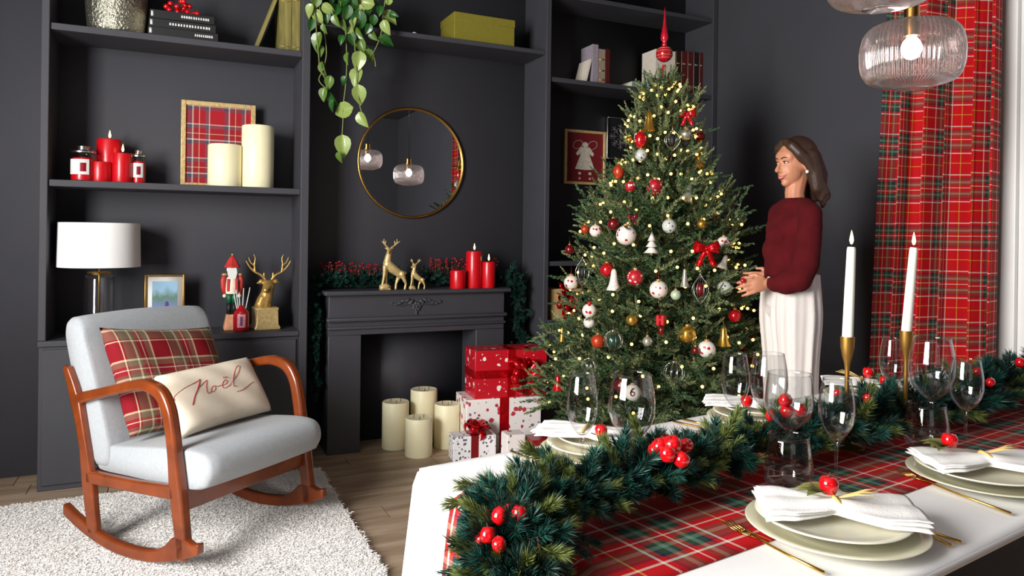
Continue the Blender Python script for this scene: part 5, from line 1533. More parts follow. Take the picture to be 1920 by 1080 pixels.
# near arm to the tree, far arm behind it
wr = W(1440, 530, -.12)
limb(b, [sh_n, W(1514, 465, -.18), W(1500, 528, -.19)], [.046, .042, .037]); limb(b, [W(1500, 528, -.19), W(1468, 533, -.16), wr], [.036, .032, .023])
wf = W(1450, 520, .08)
limb(b, [sh_f, W(1462, 460, .17), W(1470, 512, .16), W(1462, 516, .12), wf], [.040, .038, .034, .030, .022])
def hand(b, w0, fdir, across, nrm, sc=1.0, curl=.6, thumb=1):
    """palm, four fingers of unequal length and a thumb leaving the side of the palm"""
    f_ = fdir.normalized(); a_ = (across - f_ * across.dot(f_)).normalized(); n_ = nrm.normalized()
    pc_ = w0 + f_ * .045 * sc
    b.ball(w0 + f_ * .012 * sc, .021 * sc, 10, 8)
    b.ball(pc_, 1, 14, 10, (.046 * sc, .039 * sc, .017 * sc), Matrix((f_, a_, n_)).transposed())
    for i, ln in enumerate((.068, .078, .074, .058)):
        o_ = pc_ + f_ * .034 * sc + a_ * ((i - 1.5) * .0205 * sc)
        k1 = o_ + f_ * (ln * .45 * sc) - n_ * (.008 * curl) + a_ * ((i - 1.5) * .002)
        k2 = k1 + (f_ * .8 - n_ * curl).normalized() * (ln * .33 * sc)
        k3 = k2 + (f_ * .45 - n_ * curl * 1.3).normalized() * (ln * .27 * sc)
        limb(b, [pc_ + a_ * ((i - 1.5) * .016 * sc), o_, k1, k2, k3], [.010, .0095 * sc, .0085 * sc, .0078 * sc, .0066 * sc], 8)
    t0 = pc_ - f_ * .022 * sc + a_ * (-.030 * thumb * sc)
    t1 = t0 + (f_ * .75 - a_ * .65 * thumb - n_ * .3).normalized() * .034 * sc
    t2 = t1 + (f_ * .95 - a_ * .1 * thumb - n_ * .5).normalized() * .030 * sc
    limb(b, [pc_ - f_ * .03 * sc, t0, t1, t2], [.014, .0125 * sc, .0098 * sc, .0078 * sc], 8)
hand(b, wr, -RGT - UPV * .22 - FWD * .05, -UPV + RGT * .15, -FWD + UPV * .25, .95, .55, thumb=1)
hand(b, wf, -RGT * 1 - UPV * .12 + FWD * .05, -UPV, -FWD, .95, .5, thumb=1)
# legs down to the floor inside the trousers
hipn, hipf = W(1490, 560, -.07), W(1474, 560, .08)
fn_, ff_ = Vector((W(1490, 560, -.08).x, W(1490, 560, -.08).y, .06)), Vector((W(1470, 560, .10).x, W(1470, 560, .10).y, .06))
for h_, f_ in ((hipn, fn_), (hipf, ff_)):
    limb(b, [h_, h_.lerp(f_, .5) - RGT * .02, f_], [.070, .045, .032])
    limb(b, [f_, f_ - RGT * .06 + UPV * -.02, f_ - RGT * .14 + UPV * -.035], [.036, .034, .022])
fuse(b, 'body', 'skin', man, .0048, 2)
# face details
for s_ in (-1, 1):
    e_ = Hd(.0755, .029 * s_, -.002)
    MB().ball(e_, 1, 12, 8, (.009, .0115, .0052), Rh).build('eye', 'eyew', man)
    MB().ball(e_ + hf * .0068, 1, 10, 8, (.0038, .0052, .0050), Rh).build('iris', 'eyeb', man)
    MB().tube([Hd(.085, .016 * s_, .0035), Hd(.0855, .030 * s_, .0050), Hd(.074, .043 * s_, .0005)], [.0012, .0020, .0014], 6).build('eyelash', 'brow', man)
    MB().tube([Hd(.090, .012 * s_, .018), Hd(.086, .030 * s_, .024), Hd(.070, .048 * s_, .018)], [.0022, .0026, .0014], 6).build('eyebrow', 'brow', man)
b = MB()
b.tube(smoothpts([Hd(.076, -.031, -.058), Hd(.090, -.012, -.0655), Hd(.0925, 0, -.067), Hd(.090, .012, -.0655), Hd(.076, .031, -.058)], 4), [.0012 + .0024 * math.sin(math.pi * i / 16) for i in range(17)], 8)
b.tube(smoothpts([Hd(.076, -.029, -.060), Hd(.088, -.012, -.0725), Hd(.0905, 0, -.075), Hd(.088, .012, -.0725), Hd(.076, .029, -.060)], 4), [.0012 + .0030 * math.sin(math.pi * i / 16) for i in range(17)], 8)
b.mat = 1
b.tube(smoothpts([Hd(.079, -.026, -.0605), Hd(.0915, 0, -.071), Hd(.079, .026, -.0605)], 4), [.0008 + .0022 * math.sin(math.pi * i / 8) for i in range(9)], 6)
b.build('lips', ['lip', 'eyew'], man)
MB().ball(Hd(.0, .080, -.052), .0085, 12, 8).build('earring', 'pearl', man)
# hair
b = MB()
b.ball(Hd(-.022, 0, .032), 1, 22, 16, (.094, .083, .094), Rh)
b.ball(Hd(-.062, .0, -.03), 1, 18, 12, (.060, .074, .090), Rh)
for s_ in (-1, 1):
    # swept from the parting across the temple, behind the ear, down to the shoulder
    limb(b, [Hd(.052, .014 * s_, .098), Hd(.050, .046 * s_, .074), Hd(.030, .070 * s_, .036), Hd(-.004, .080 * s_, .000), Hd(-.034, .080 * s_, -.05)], [.018, .024, .024, .024, .026])
    limb(b, [Hd(-.030, .070 * s_, .02), Hd(-.048, .078 * s_, -.06), Hd(-.056, .076 * s_, -.13), Hd(-.078, .066 * s_, -.185)], [.036, .036, .032, .014])
    limb(b, [Hd(-.075, .04 * s_, .02), Hd(-.092, .05 * s_, -.07), Hd(-.088, .048 * s_, -.15), Hd(-.112, .05 * s_, -.205)], [.036, .040, .036, .012])
limb(b, [Hd(-.09, 0, .0), Hd(-.105, 0, -.09), Hd(-.10, 0, -.18)], [.04, .042, .02])
limb(b, [Hd(-.058, .085, -.08), Hd(-.085, .088, -.15), Hd(-.070, .080, -.19)], [.020, .024, .008])
limb(b, [Hd(.0, -.075, -.06), Hd(-.01, -.078, -.13), Hd(.0, -.07, -.17)], [.02, .018, .008])
limb(b, [Hd(-.07, .07, -.12), Hd(-.10, .075, -.17), Hd(-.085, .07, -.215)], [.026, .026, .01])
limb(b, [Hd(-.10, .03, -.12), Hd(-.130, .035, -.16), Hd(-.120, .03, -.22)], [.03, .028, .01])
fuse(b, 'hair', 'hair', man, .0055, 2)
# sweater
b = MB()
limb(b, [W(1491, 398, .005), W(1488, 424, 0), W(1482, 470, 0), W(1478, 515, 0), W(1477, 530, 0)], [.085, .112, .118, .112, .108], 16)
b.ball(W(1488, 428, 0), 1, 20, 14, (.115, .150, .11), Matrix((hf, hl, UPV)).transposed())
b.ball(W(1462, 444, -.03), .066, 14, 10); b.ball(W(1465, 444, .05), .066, 14, 10); b.ball(W(1463, 470, 0), .085, 14, 10)
limb(b, [sh_f, W(1473, 391, .06), W(1493, 390, 0), W(1509, 390, -.07), sh_n], [.056, .050, .052, .050, .056], 14)
limb(b, [sh_n, W(1517, 450, -.16), W(1511, 495, -.19), W(1497, 522, -.195), W(1474, 530, -.175), W(1454, 532, -.145), W(1446, 531, -.132)], [.054, .055, .060, .064, .056, .040, .028], 14)
limb(b, [sh_f, W(1460, 455, .175), W(1468, 505, .16), W(1464, 516, .14), W(1455, 518, .10)], [.062, .060, .058, .046, .032], 14)
sw = fuse(b, 'sweater', 'sweater', man, .0065, 9)
# cuff bracelet
bp_ = W(1440, 530, -.125)
MB().tube([bp_ + UPV * math.cos(a) * .026 + FWD * math.sin(a) * .026 + RGT * .004 for a in [2 * math.pi * i / 20 for i in range(21)]], .0035, 6, cap=False).build('bracelet', 'pearl', man)
# trousers: waist, hips and two wide pleated legs
b = MB()
def leg(cx_top, cx_bot, dd_t, dd_b, rt_, rb_, seed):
    def fn(u, v):
        pyv = lerp(512, 980, v); z_ = W(1480, pyv).z; z_ = max(z_, .03)
        c_ = W(lerp(cx_top, cx_bot, v), pyv, lerp(dd_t, dd_b, v)); c_.z = z_
        a = 2 * math.pi * u
        hip = math.exp(-((v - .16) / .14) ** 2)
        r_ = lerp(rt_, rb_, min(1, v * 1.4)) + .016 * hip
        pl_ = .007 * (math.sin(9 * a + seed) + .6 * math.sin(15 * a + 2.2 * v + seed * 2)) * min(1, v * 4 + .35)
        return c_ + RGT * math.cos(a) * (r_ * 1.0 + pl_) + FWD * math.sin(a) * (r_ * .92 + pl_)
    b.grid(fn, 64, 40)
    top_ = [fn(i / 64, 0) for i in range(64)]; bot = [fn(i / 64, 1) for i in range(64)]
    b._add(top_, [tuple(range(64))]); b._add(bot, [tuple(range(64))[::-1]])
leg(1494, 1494, -.05, -.10, .098, .086, 0.3)
leg(1472, 1470, .06, .10, .098, .088, 1.9)
bm = bmesh.new(); me_ = b.mesh('tmp'); bm.from_mesh(me_); bmesh.ops.remove_doubles(bm, verts=bm.verts, dist=.0003); bmesh.ops.recalc_face_normals(bm, faces=bm.faces)
b2 = MB(); bm.verts.ensure_lookup_table(); b2._add([v.co.copy() for v in bm.verts], [[v.index for v in f.verts] for f in bm.faces]); bm.free()
limb(b2, [W(1482, 505, 0), W(1482, 530, 0), W(1483, 570, 0)], [.105, .118, .122], 20)
fuse(b2, 'trousers', 'trousers', man, .0058, 1)
for f_ in (fn_, ff_):
    b = MB(); b.ball(Vector((f_.x, f_.y, .035)), 1, 12, 8, (.045, .040, .035)); b.ball(Vector((f_.x, f_.y, .024)) - RGT * .085, 1, 14, 8, (.105, .043, .024), Matrix((RGT, FWD, UPV)).transposed()); b.box(Vector((f_.x, f_.y, .006)) - RGT * .05, (.23, .07, .01), -YAW)
    fuse(b, 'shoe', 'black', man, .005, 1)
# the ornament string in the hand
t, p = orn('held_ornament', 'small red ornament on a string in the hand of the person', 1394, 520)
p = W(1393, 522, -.13); t.location = p
MB().tube([p + UPV * .0, p + UPV * .045], .0012, 5).build('string', 'o_red', t)
MB().ball(p - UPV * .010, .012, 12, 8).build('ball', 'o_red', t)
# ================================================================== DINING TABLE
TA = math.radians(9.0); TH = .760
tv = Vector((math.cos(TA), math.sin(TA), 0)); nv = Vector((-math.sin(TA), math.cos(TA), 0))
TB = at_z(790, 880, TH); TB = Vector((TB.x, TB.y, 0))       # back-left corner
TW, TL = .905, 2.62
T0 = TB - nv * TW                                           # near-left corner
def T(s, w, z=0.0): return T0 + tv * s + nv * w + UPV * (TH + z)
tb = thing('dining_table', 'long black dining table under the white cloth', 'table', tuple(T(TL / 2, TW / 2, -TH)))
b = MB(); b.box(T(TL / 2, TW / 2, -.024), (TL - .006, TW - .006, .038), TA); b.build('table_top', 'tablew', tb, bevel=.004)
for w_ in (.045, TW - .045):
    b = MB(); b.box(T(TL / 2, w_, -.115), (TL - .12, .03, .15), TA); b.build('apron', 'tablew', tb, bevel=.003)
for s_ in (.06, TL - .06):
    b = MB(); b.box(T(s_, TW / 2, -.115), (.03, TW - .1, .15), TA); b.build('apron', 'tablew', tb, bevel=.003)
    for w_ in (.06, TW - .06):
        b = MB(); b.box(T(s_ + (.02 if s_ < 1 else -.02), w_, -.40), (.075, .075, .72), TA); b.build('leg', 'tablew', tb, bevel=.005)
# white cloth: top sheet, the fall over the end and short falls along the sides
b = MB()
def cloth(u, v):
    # u runs from the hem of the end fall (0) over the edge (.25) along the table, v across
    fall = .70
    L1 = fall / (fall + TL)
    w_ = lerp(-.004, TW + .004, v)
    if u < L1:
        q = 1 - u / L1                                          # 0 at the table edge, 1 at the hem
        wave = .022 * q * math.sin(v * 11 + .6) + .012 * q * math.sin(v * 23)
        fl_ = lerp(0, .0, q)
        s_ = -.004 - .010 * min(1, q * 20) - .05 * q - wave - .02 * q
        w2 = w_ + (v - .5) * .16 * q
        return T(s_, w2, .001 - fall * q)
    return T((u - L1) / (1 - L1) * TL, w_, .001 + .0006 * math.sin(u * 40) * math.sin(v * 9))
NU = 120
b.grid(cloth, NU, 40)
# back side fall and narrow near hem
b.grid(lambda u, v: T(lerp(-.002, TL, u), TW + .004 + .004 * min(1, v * 9) + .03 * v + .016 * v * math.sin(u * 31), .001 - .60 * v), 80, 12)
b.grid(lambda u, v: T(lerp(-.002, TL, u), -.004 - .003 * v, .001 - .012 * v), 60, 2)
tcl = b.build('tablecloth', 'cloth', solid=.0024)
tag(tcl, 'white tablecloth falling over the end of the dining table', 'tablecloth')
# tartan runner lying along the middle and hanging over the end
R0_, R1_ = .212, .712
b = MB()
def run(u, v):
    fall = .55; L1 = fall / (fall + TL - .02)
    w_ = lerp(R0_, R1_, v)
    if u < L1:
        q = 1 - u / L1
        return T(-.024 - .006 * min(1, q * 12) - .062 * q - .012 * q * math.sin(v * 6 + .4), w_, .0045 - (fall) * q + .0)
    s_ = (u - L1) / (1 - L1) * (TL - .02)
    return T(s_ - .022 * max(0, 1 - s_ / .03), w_, .0045)
b.grid(run, 140, 16, lambda u, v: (u * (TL + .53), v * (R1_ - R0_)))
rn = b.build('table_runner', 'runner', solid=.002)
tag(rn, 'red tartan runner along the middle of the dining table', 'table runner')

# ------------------------------------------------------------------ place settings
def plate(s_, w_, r, z, mat, label, name, group, lift=.010):
    t = thing(name, label, 'plate', tuple(T(s_, w_, z)), group)
    prof = [(0, .003), (r * .52, .003), (r * .56, 0), (r * .60, .001), (r * .64, .004), (r * .84, .010), (r * .97, .0165), (r, .0185), (r * .985, .0205), (r * .84, .0145), (r * .66, .0085), (r * .60, .0072), (0, .0072)]
    MB().lathe(prof, 64, tuple(T(s_, w_, z))).build('dish', mat, t)
    return t
def fork(s_, w_, ang, label, z=.0055, L_=.20, group='gold forks on the dining table'):
    """lies along dir ang from the tines; built of a handle, a head and four tines"""
    t = thing('fork', label, 'fork', tuple(T(s_, w_, z)), group)
    d_ = tv * math.cos(ang) + nv * math.sin(ang); a_ = UPV.cross(d_)
    P_ = lambda x, y, h: T(s_, w_, z) + d_ * x + a_ * y + UPV * h
    hd = MB(); hd.tube([P_(.062, 0, .006), P_(.09, 0, .005), P_(.14, 0, .0035), P_(L_, 0, .004)], [.0028, .0024, .0026, .0032], 8); hd.build('handle', 'goldcut', t)
    b = MB(); b.grid(lambda u, v: P_(lerp(.036, .066, u), (v - .5) * .022 * (1 - u ** 3 * .75), .0045 + .002 * math.sin(u * 3) - .001 * (1 - (2 * v - 1) ** 2)), 6, 6); b.build('fork_head', 'goldcut', t, solid=.0016)
    for k in range(4):
        y_ = (k - 1.5) * .0062
        MB().tube([P_(0, y_ * 1.05, .010), P_(.015, y_ * 1.05, .0065), P_(.038, y_, .005)], [.0008, .0013, .0015], 5).build('tine', 'goldcut', t)
def knife(s_, w_, ang, label, z=.0055, L_=.22, group='gold knives on the dining table'):
    t = thing('knife', label, 'knife', tuple(T(s_, w_, z)), group)
    d_ = tv * math.cos(ang) + nv * math.sin(ang); a_ = UPV.cross(d_)
    P_ = lambda x, y, h: T(s_, w_, z) + d_ * x + a_ * y + UPV * h
    b = MB(); b.prism([(0, .001), (.012, -.006), (.03, -.0085), (.095, -.007), (.10, -.003), (.10, .003), (.02, .004)], lambda a, c_, t_: P_(a, c_, .001 + t_), .0018); b.build('blade', 'goldcut', t, bevel=.0004)
    MB().tube([P_(.098, 0, .003), P_(.13, 0, .003), P_(L_, 0, .0035)], [.0026, .0028, .0034], 8).build('handle', 'goldcut', t)
def spoon(s_, w_, ang, label, z=.0055, L_=.20, group='gold spoons on the dining table'):
    t = thing('spoon', label, 'spoon', tuple(T(s_, w_, z)), group)
    d_ = tv * math.cos(ang) + nv * math.sin(ang); a_ = UPV.cross(d_)
    P_ = lambda x, y, h: T(s_, w_, z) + d_ * x + a_ * y + UPV * h
    b = MB()
    b.grid(lambda u, v: P_(lerp(0, .055, u), (2 * v - 1) * .0175 * math.sqrt(max(0.0004, 1 - (2 * u - 1) ** 2)) * (1.1 - .25 * u), .009 - .008 * (1 - (2 * u - 1) ** 2) * (1 - (2 * v - 1) ** 2)), 12, 8); b.build('bowl', 'goldcut', t, solid=.0012)
    MB().tube([P_(.052, 0, .009), P_(.075, 0, .008), P_(.12, 0, .004), P_(L_, 0, .004)], [.0024, .002, .0024, .0032], 8).build('handle', 'goldcut', t)
def napkin(s_, w_, z, ang, label, deco, gname, L_=.275, Wd=.15):
    """folded linen napkin pinched by a straw ring, with a sprig and a little apple"""
    t = thing('napkin', label, 'napkin', tuple(T(s_, w_, z)), gname)
    d_ = tv * math.cos(ang) + nv * math.sin(ang); a_ = UPV.cross(d_)
    P_ = lambda x, y, h: T(s_, w_, z) + d_ * x + a_ * y + UPV * h
    for lay in range(3):
        def fn(u, v):
            x = lerp(-L_ / 2, L_ / 2, u) + lay * .004; q = abs(2 * u - 1)
            k_ = .40 + .60 * min(1, (abs(x + .01) / .075)) ** .8
            y = (v - .5) * Wd * k_ * (1.05 - .05 * lay)
            fold = .004 * abs(math.sin(v * 6.5 + lay)) * k_ + .010 * math.exp(-(x / .05) ** 2) * (1 - (2 * v - 1) ** 2)
            sag = -.010 * max(0, q - .8) / .2
            return P_(x, y + .006 * math.sin(u * 5 + lay), .006 + lay * .0042 + fold + sag * .3)
        b = MB(); b.grid(fn, 40, 16); b.build('linen_fold', 'napkin', t, solid=.0016)
    ring = [P_(.0 + .004 * math.cos(a * 2), math.cos(a) * .026, .014 + math.sin(a) * .014) for a in [2 * math.pi * i / 20 for i in range(21)]]
    MB().tube(ring, .0042, 6, cap=False).build('straw_ring', 'wheat', t)
    if deco:
        ap = P_(-.002 + deco[0], deco[1], .045)
        MB().lathe([(0, .012), (.006, .0165), (.013, .0155), (.0175, .006), (.017, -.004), (.012, -.0145), (.005, -.017), (0, -.015)], 18, tuple(ap)).build('apple', 'apple', t)
        MB().tube([ap + UPV * .012, ap + UPV * .024 + tv * .004], .001, 5).build('apple_stalk', 'twig', t)
        g_ = random.Random(int(s_ * 100))
        for k in range(5):
            a = 1.8 + k * .55 + g_.uniform(-.2, .2)
            l0 = P_(-.01 + deco[0], deco[1], .030); dd = (d_ * math.cos(a) + a_ * math.sin(a) + UPV * .35).normalized()
            o = bpy.data.objects.new('dried_leaf', LEAFD); C.objects.link(o); o.parent = t
            nn = (UPV - dd * dd.z).normalized()
            mt = Matrix((dd, nn.cross(dd), nn)).transposed().to_4x4() @ Matrix.Scale(.045 + .012 * g_.random(), 4); mt.translation = l0 - root_off(t); o.matrix_basis = mt
        for k in range(3):
            MB().tube([P_(0, 0, .026), P_(.03 + .012 * k, -.016 + .014 * k, .040), P_(.06 + .01 * k, -.03 + .022 * k, .044)], [.0016, .0022, .0006], 5).build('straw', 'wheat', t)
    return t
LEAFD = leaf_mesh('dried_leaf', 'leafd')
SET = [  # s, w, near side?, charger label word, front tag
    (.489, .183, 1, 'with the gold fork across the runner corner', 1.42),
    (1.109, .190, 1, 'by the second near place setting', 1.55),
]
RC, RD = .157, .134
def near_setting(s_, w_, tagw, deco, ang):
    plate(s_, w_, RC, .005, 'plate2', 'pale sage charger plate ' + tagw, 'charger_plate', 'charger plates on the near side')
    plate(s_ - .004, w_ + .004, RD, .005 + .0165, 'plate', 'cream dinner plate ' + tagw, 'dinner_plate', 'dinner plates on the near side')
    napkin(s_ + .01, w_ + .004, .005 + .0345, ang, 'folded white napkin with a red apple ' + tagw, deco, 'napkins on the near side')
def from_px(x, y, z=0.006):
    q = at_z(x, y, TH + z) - T0; return q.dot(tv), q.dot(nv)
near_setting(*from_px(1565, 992, .012), 'at the table end', (-.008, .012), -.75)
near_setting(*from_px(1846, 897, .012), 'one place further from the table end', (-.06, .03), -.62)
def from_px(x, y, z=0.006):
    q = at_z(x, y, TH + z) - T0; return q.dot(tv), q.dot(nv)
def lay(fn_, x0, y0, x1, y1, label, L_):
    s0, w0_ = from_px(x0, y0); s1, w1_ = from_px(x1, y1)
    an = math.atan2(w1_ - w0_, s1 - s0)
    if L_ is None: L_ = math.hypot(w1_ - w0_, s1 - s0)
    fn_(s1 - math.cos(an) * L_, w1_ - math.sin(an) * L_, an, label, L_=L_)        # the handle end lies where the photo shows it
lay(fork, 1362, 985, 1545, 1078, 'gold fork by the place setting at the table end', None)
lay(fork, 1686, 887, 1895, 966, 'gold fork between the two near place settings', None)
lay(knife, 1640, 962, 1802, 1020, 'gold knife beside the plates at the table end', .20)
lay(spoon, 1590, 930, 1782, 1026, 'gold spoon beside the knife at the table end', None)
lay(spoon, 1855, 845, 2000, 900, 'gold spoon beyond the second near place setting', .21)
# far side settings
def far_setting(px, py, tagw, deco=None, ang=2.2, apx=None):
    s_, w_ = px, py
    plate(s_, w_, .135, .0045, 'plate2', 'pale sage charger plate ' + tagw, 'charger_plate', 'charger plates on the far side')
    plate(s_, w_, .118, .0045 + .0165, 'plate', 'cream dinner plate ' + tagw, 'dinner_plate', 'dinner plates on the far side')
    plate(s_ + .004, w_ + .002, .096, .0045 + .031, 'plate', 'small cream side plate ' + tagw, 'side_plate', 'side plates on the far side')
    nk = napkin(s_ - .02, w_ + .01, .0045 + .0485, ang, 'folded white napkin ' + tagw, deco, 'napkins on the far side', .23, .12)
    if apx:
        ap = at_z(apx[0], apx[1], TH + .088); r_ = apx[2] * (ap - CAMP).dot(FWD) / FPX
        MB().lathe([(0, r_ * .72), (r_ * .3, r_ * .95), (r_ * .72, r_ * .9), (r_, r_ * .35), (r_ * .98, -r_ * .2), (r_ * .7, -r_ * .82), (r_ * .3, -r_), (0, -r_ * .88)], 18, tuple(ap)).build('apple', 'apple', nk)
        MB().tube([ap + UPV * r_ * .7, ap + UPV * r_ * 1.5 + tv * .004], .001, 5).build('apple_stalk', 'twig', nk)
        MB().tube([ap - UPV * r_ * .8, T(s_ - .02, w_ + .01, .065)], .0016, 5).build('apple_wire', 'twig', nk)
    return s_, w_
far_setting(.40, .762, 'on the far side, behind the flute glass at the table end', apx=(1127, 808, 12))
far_setting(1.01, .762, 'on the far side, in front of the tree', apx=(1400, 752, 11))
far_setting(1.60, .762, 'on the far side, beside the candlesticks', (-.02, .0))
lay(knife, 1010, 868, 958, 848, 'gold knife on the far side near the table end', .20)
lay(fork, 1312, 803, 1262, 792, 'gold fork on the far side in front of the tree', .18)
lay(knife, 1322, 797, 1278, 787, 'gold knife on the far side in front of the tree', .18)

# ------------------------------------------------------------------ glasses
def glass_thing(name, label, p, prof, group, n=36):
    t = thing(name, label, 'glass', tuple(p), group)
    return t
GLASS, STICKS = [], []
def wine(px, base_py, rim_py, rim_w, label, bowl=.52, belly=1.12, z=.005, group='stemmed glasses on the dining table', name='wine_glass', base_pt=None):
    c_ = base_pt if base_pt is not None else at_z(px, base_py, TH + z)
    d = (c_ - CAMP).dot(FWD)
    h_ = (base_py - rim_py) * d / FPX if base_pt is None else at_d(px, rim_py, d).z - c_.z
    r = rim_w / 2 * d / FPX
    t = thing(name, label, 'glass', tuple(c_), group)
    hb = h_ * (1 - bowl); rb_ = r * belly
    GLASS.append((c_.copy(), hb, rb_, h_))
    out = [(.0045, hb - .012), (.007, hb), (rb_ * .45, hb + h_ * bowl * .08), (rb_ * .80, hb + h_ * bowl * .22), (rb_ * .97, hb + h_ * bowl * .38), (rb_, hb + h_ * bowl * .48), (rb_ * .97, hb + h_ * bowl * .68), (r * 1.0, h_)]
    outs = [(v.x, v.y) for v in smoothpts([(a, c2, 0) for a, c2 in out], 4)]
    inn = [(max(0, a - .0012), c2 + (.004 if i < 6 else 0)) for i, (a, c2) in enumerate(outs)][4:]
    MB().lathe([(.0043, hb - .012)] + outs[1:] + inn[::-1] + [(0, inn[0][1])], 40, tuple(c_)).build('bowl', 'glass_t', t)
    MB().lathe([(.0055, .006), (.0036, .02), (.0033, hb * .6), (.0045, hb - .010)], 12, tuple(c_)).build('stem', 'glass_t', t)
    MB().lathe([(0, 0), (r * .92, 0), (r * .92, .0015), (r * .4, .0035), (.006, .007), (0, .007)], 36, tuple(c_)).build('foot', 'glass_t', t)
def tumbler(px, base_py, rim_py, rim_w, bel_w, label, z=.005):
    c_ = at_z(px, base_py, TH + z); d = (c_ - CAMP).dot(FWD)
    c_ = c_ + Vector((FWD.x, FWD.y, 0)) * (bel_w * .35 * d / FPX)
    h_ = (base_py - rim_py) * d / FPX * 1.06; r, rb_ = rim_w / 2 * d / FPX, bel_w / 2 * d / FPX
    GLASS.append((c_.copy(), 0, rb_, h_))
    t = thing('tumbler', label, 'glass', tuple(c_), 'stemless glasses on the dining table')
    out = [(0, 0), (rb_ * .5, 0), (rb_ * .74, .004), (rb_ * .92, .016), (rb_, h_ * .33), (rb_ * .97, h_ * .6), (r, h_)]
    outs = [(v.x, v.y) for v in smoothpts([(a, c2, 0) for a, c2 in out], 4)]
    inn = [(max(0, a - .0014), c2 + .004 * (1 - c2 / h_)) for a, c2 in outs]
    MB().lathe(outs + inn[::-1], 40, tuple(c_)).build('glass_wall', 'glass_t', t)
    MB().lathe([(0, .0005), (rb_ * .5, .0005), (rb_ * .55, .004), (0, .004)], 30, tuple(c_)).build('glass_base', 'glass_t', t)
wine(1478, 898, 699, 78, 'large wine glass behind the tumbler at the table end', belly=1.12, bowl=.55)
wine(1567, 921, 709, 50, 'slim wine glass beside the large wine glass at the table end', belly=1.30, bowl=.56)
tumbler(1489, 930, 830, 76, 92, 'clear stemless tumbler at the table end')
wine(1746, 826, 632, 62, 'large wine glass one place further, behind the second tumbler', belly=1.28, bowl=.62)
wine(1810, 845, 672, 46, 'slim wine glass one place further along the runner', belly=1.28, bowl=.57)
tumbler(1752, 848, 768, 66, 80, 'clear stemless tumbler behind the second near plates')
wine(1090, 912, 699, 44, 'flute glass in front of the far plates at the table end', belly=1.30, bowl=.56)
wine(1183, 896, 699, 68, 'large wine glass beside the flute glass on the far side', belly=1.28, bowl=.64)
wine(1377, 838, 662, 40, 'slim wine glass in front of the far plates by the tree', belly=1.28, bowl=.58)
wine(1440, 845, 662, 54, 'large wine glass between tree and person on the far side', belly=1.25, bowl=.6)
wine(1672, 786, 632, 34, 'slim wine glass on the far side in front of the curtain', belly=1.3, bowl=.6)
# ------------------------------------------------------------------ candlesticks
def candlestick(px, bot, cand_top, cand_bot, label, lean=0.0):
    # stands on the middle line of the table
    d_ = ray(px, 800); tt = (nv.dot(T0) + .47 - nv.dot(CAMP)) / nv.dot(d_)
    c_ = CAMP + d_ * tt; c_.z = TH + .006
    dep = (c_ - CAMP).dot(FWD); kk = dep / FPX
    zt, zb = at_d(px, cand_top, dep).z - c_.z, at_d(px, cand_bot, dep).z - c_.z
    t = thing('candlestick', 'matt brass candlestick with tulip cup, ' + label, 'candlestick', tuple(c_), 'brass candlesticks on the dining table')
    STICKS.append(c_.copy())
    o = tuple(c_)
    MB().lathe([(0, 0), (.042, 0), (.044, .004), (.040, .008), (.014, .012), (.0065, .022), (.0055, .05), (.0055, zb - .09), (.0075, zb - .070), (.0125, zb - .050), (.0165, zb - .028), (.0175, zb), (.0145, zb), (.0135, zb - .006), (0, zb - .006)], 28, o).build('stick', 'brassd', t, auto=.9)
    cn = thing('taper_candle', 'lit white taper candle in the candlestick ' + label, 'candle', tuple(c_ + UPV * (zb - .006)), 'white taper candles')
    H_ = zt - zb + .006
    top = Vector((0, 0, H_)) + RGT * lean * H_
    o2 = c_ + UPV * (zb - .006)
    MB().tube([o2, o2 + top * .5, o2 + top * .97, o2 + top], [.0135, .0125, .0108, .0095], 24).build('wax', 'candle_w', cn, auto=.9)
    q = o2 + top
    MB().tube([q - UPV * .003, q + UPV * .010], .0013, 5).build('wick', 'wick', cn)
    MB().lathe([(0, 0), (.0035, .004), (.0052, .011), (.0042, .02), (.002, .030), (0, .038)], 10, tuple(q + UPV * .006)).build('flame', 'flame', cn)
candlestick(1587, 850, 463, 631, 'by the third far plates', .03)
candlestick(1697, 830, 464, 620, 'in front of the curtain', .075)

# ------------------------------------------------------------------ table garland
GP = [sprig_proto('sprig', 'olive', .12, 420, .036, .0009, 300 + i, splay=62, taper=.85) for i in range(3)] + [sprig_proto('sprig', 'teal', .11, 300, .036, .0011, 310 + i, splay=78, taper=.9) for i in range(3)] + [sprig_proto('sprig', 'teald', .11, 320, .036, .0011, 320 + i, splay=78, taper=.9) for i in range(2)]
tg = thing('table_garland', 'green pine garland with red apples lying along the table runner', 'garland', tuple(T(.4, .55)))
zc0 = .05
def gpt(px, py, z): return at_z(px, py, TH + z)
def end_pt(px, py, out): return at_plane(px, py, T(-out, 0), tv)        # a point hanging in front of the cloth at the table end
ctrl = [end_pt(985, 1150, .125), end_pt(968, 1075, .115), end_pt(962, 1005, .10)]
q_ = at_z(1000, 962, TH + .05) - T0
ctrl += [T(-.035, q_.dot(nv), .045), T(.05, q_.dot(nv) + .01, .055)]
ctrl += [at_z(1090, 930, TH + .055), at_z(1210, 895, TH + .055), at_z(1330, 868, TH + .055), at_z(1450, 835, TH + .055), at_z(1560, 812, TH + .055), at_z(1680, 782, TH + .055), at_z(1800, 752, TH + .06), at_z(1900, 726, TH + .065), at_z(1990, 705, TH + .065)]
path = smoothpts(ctrl, 8)
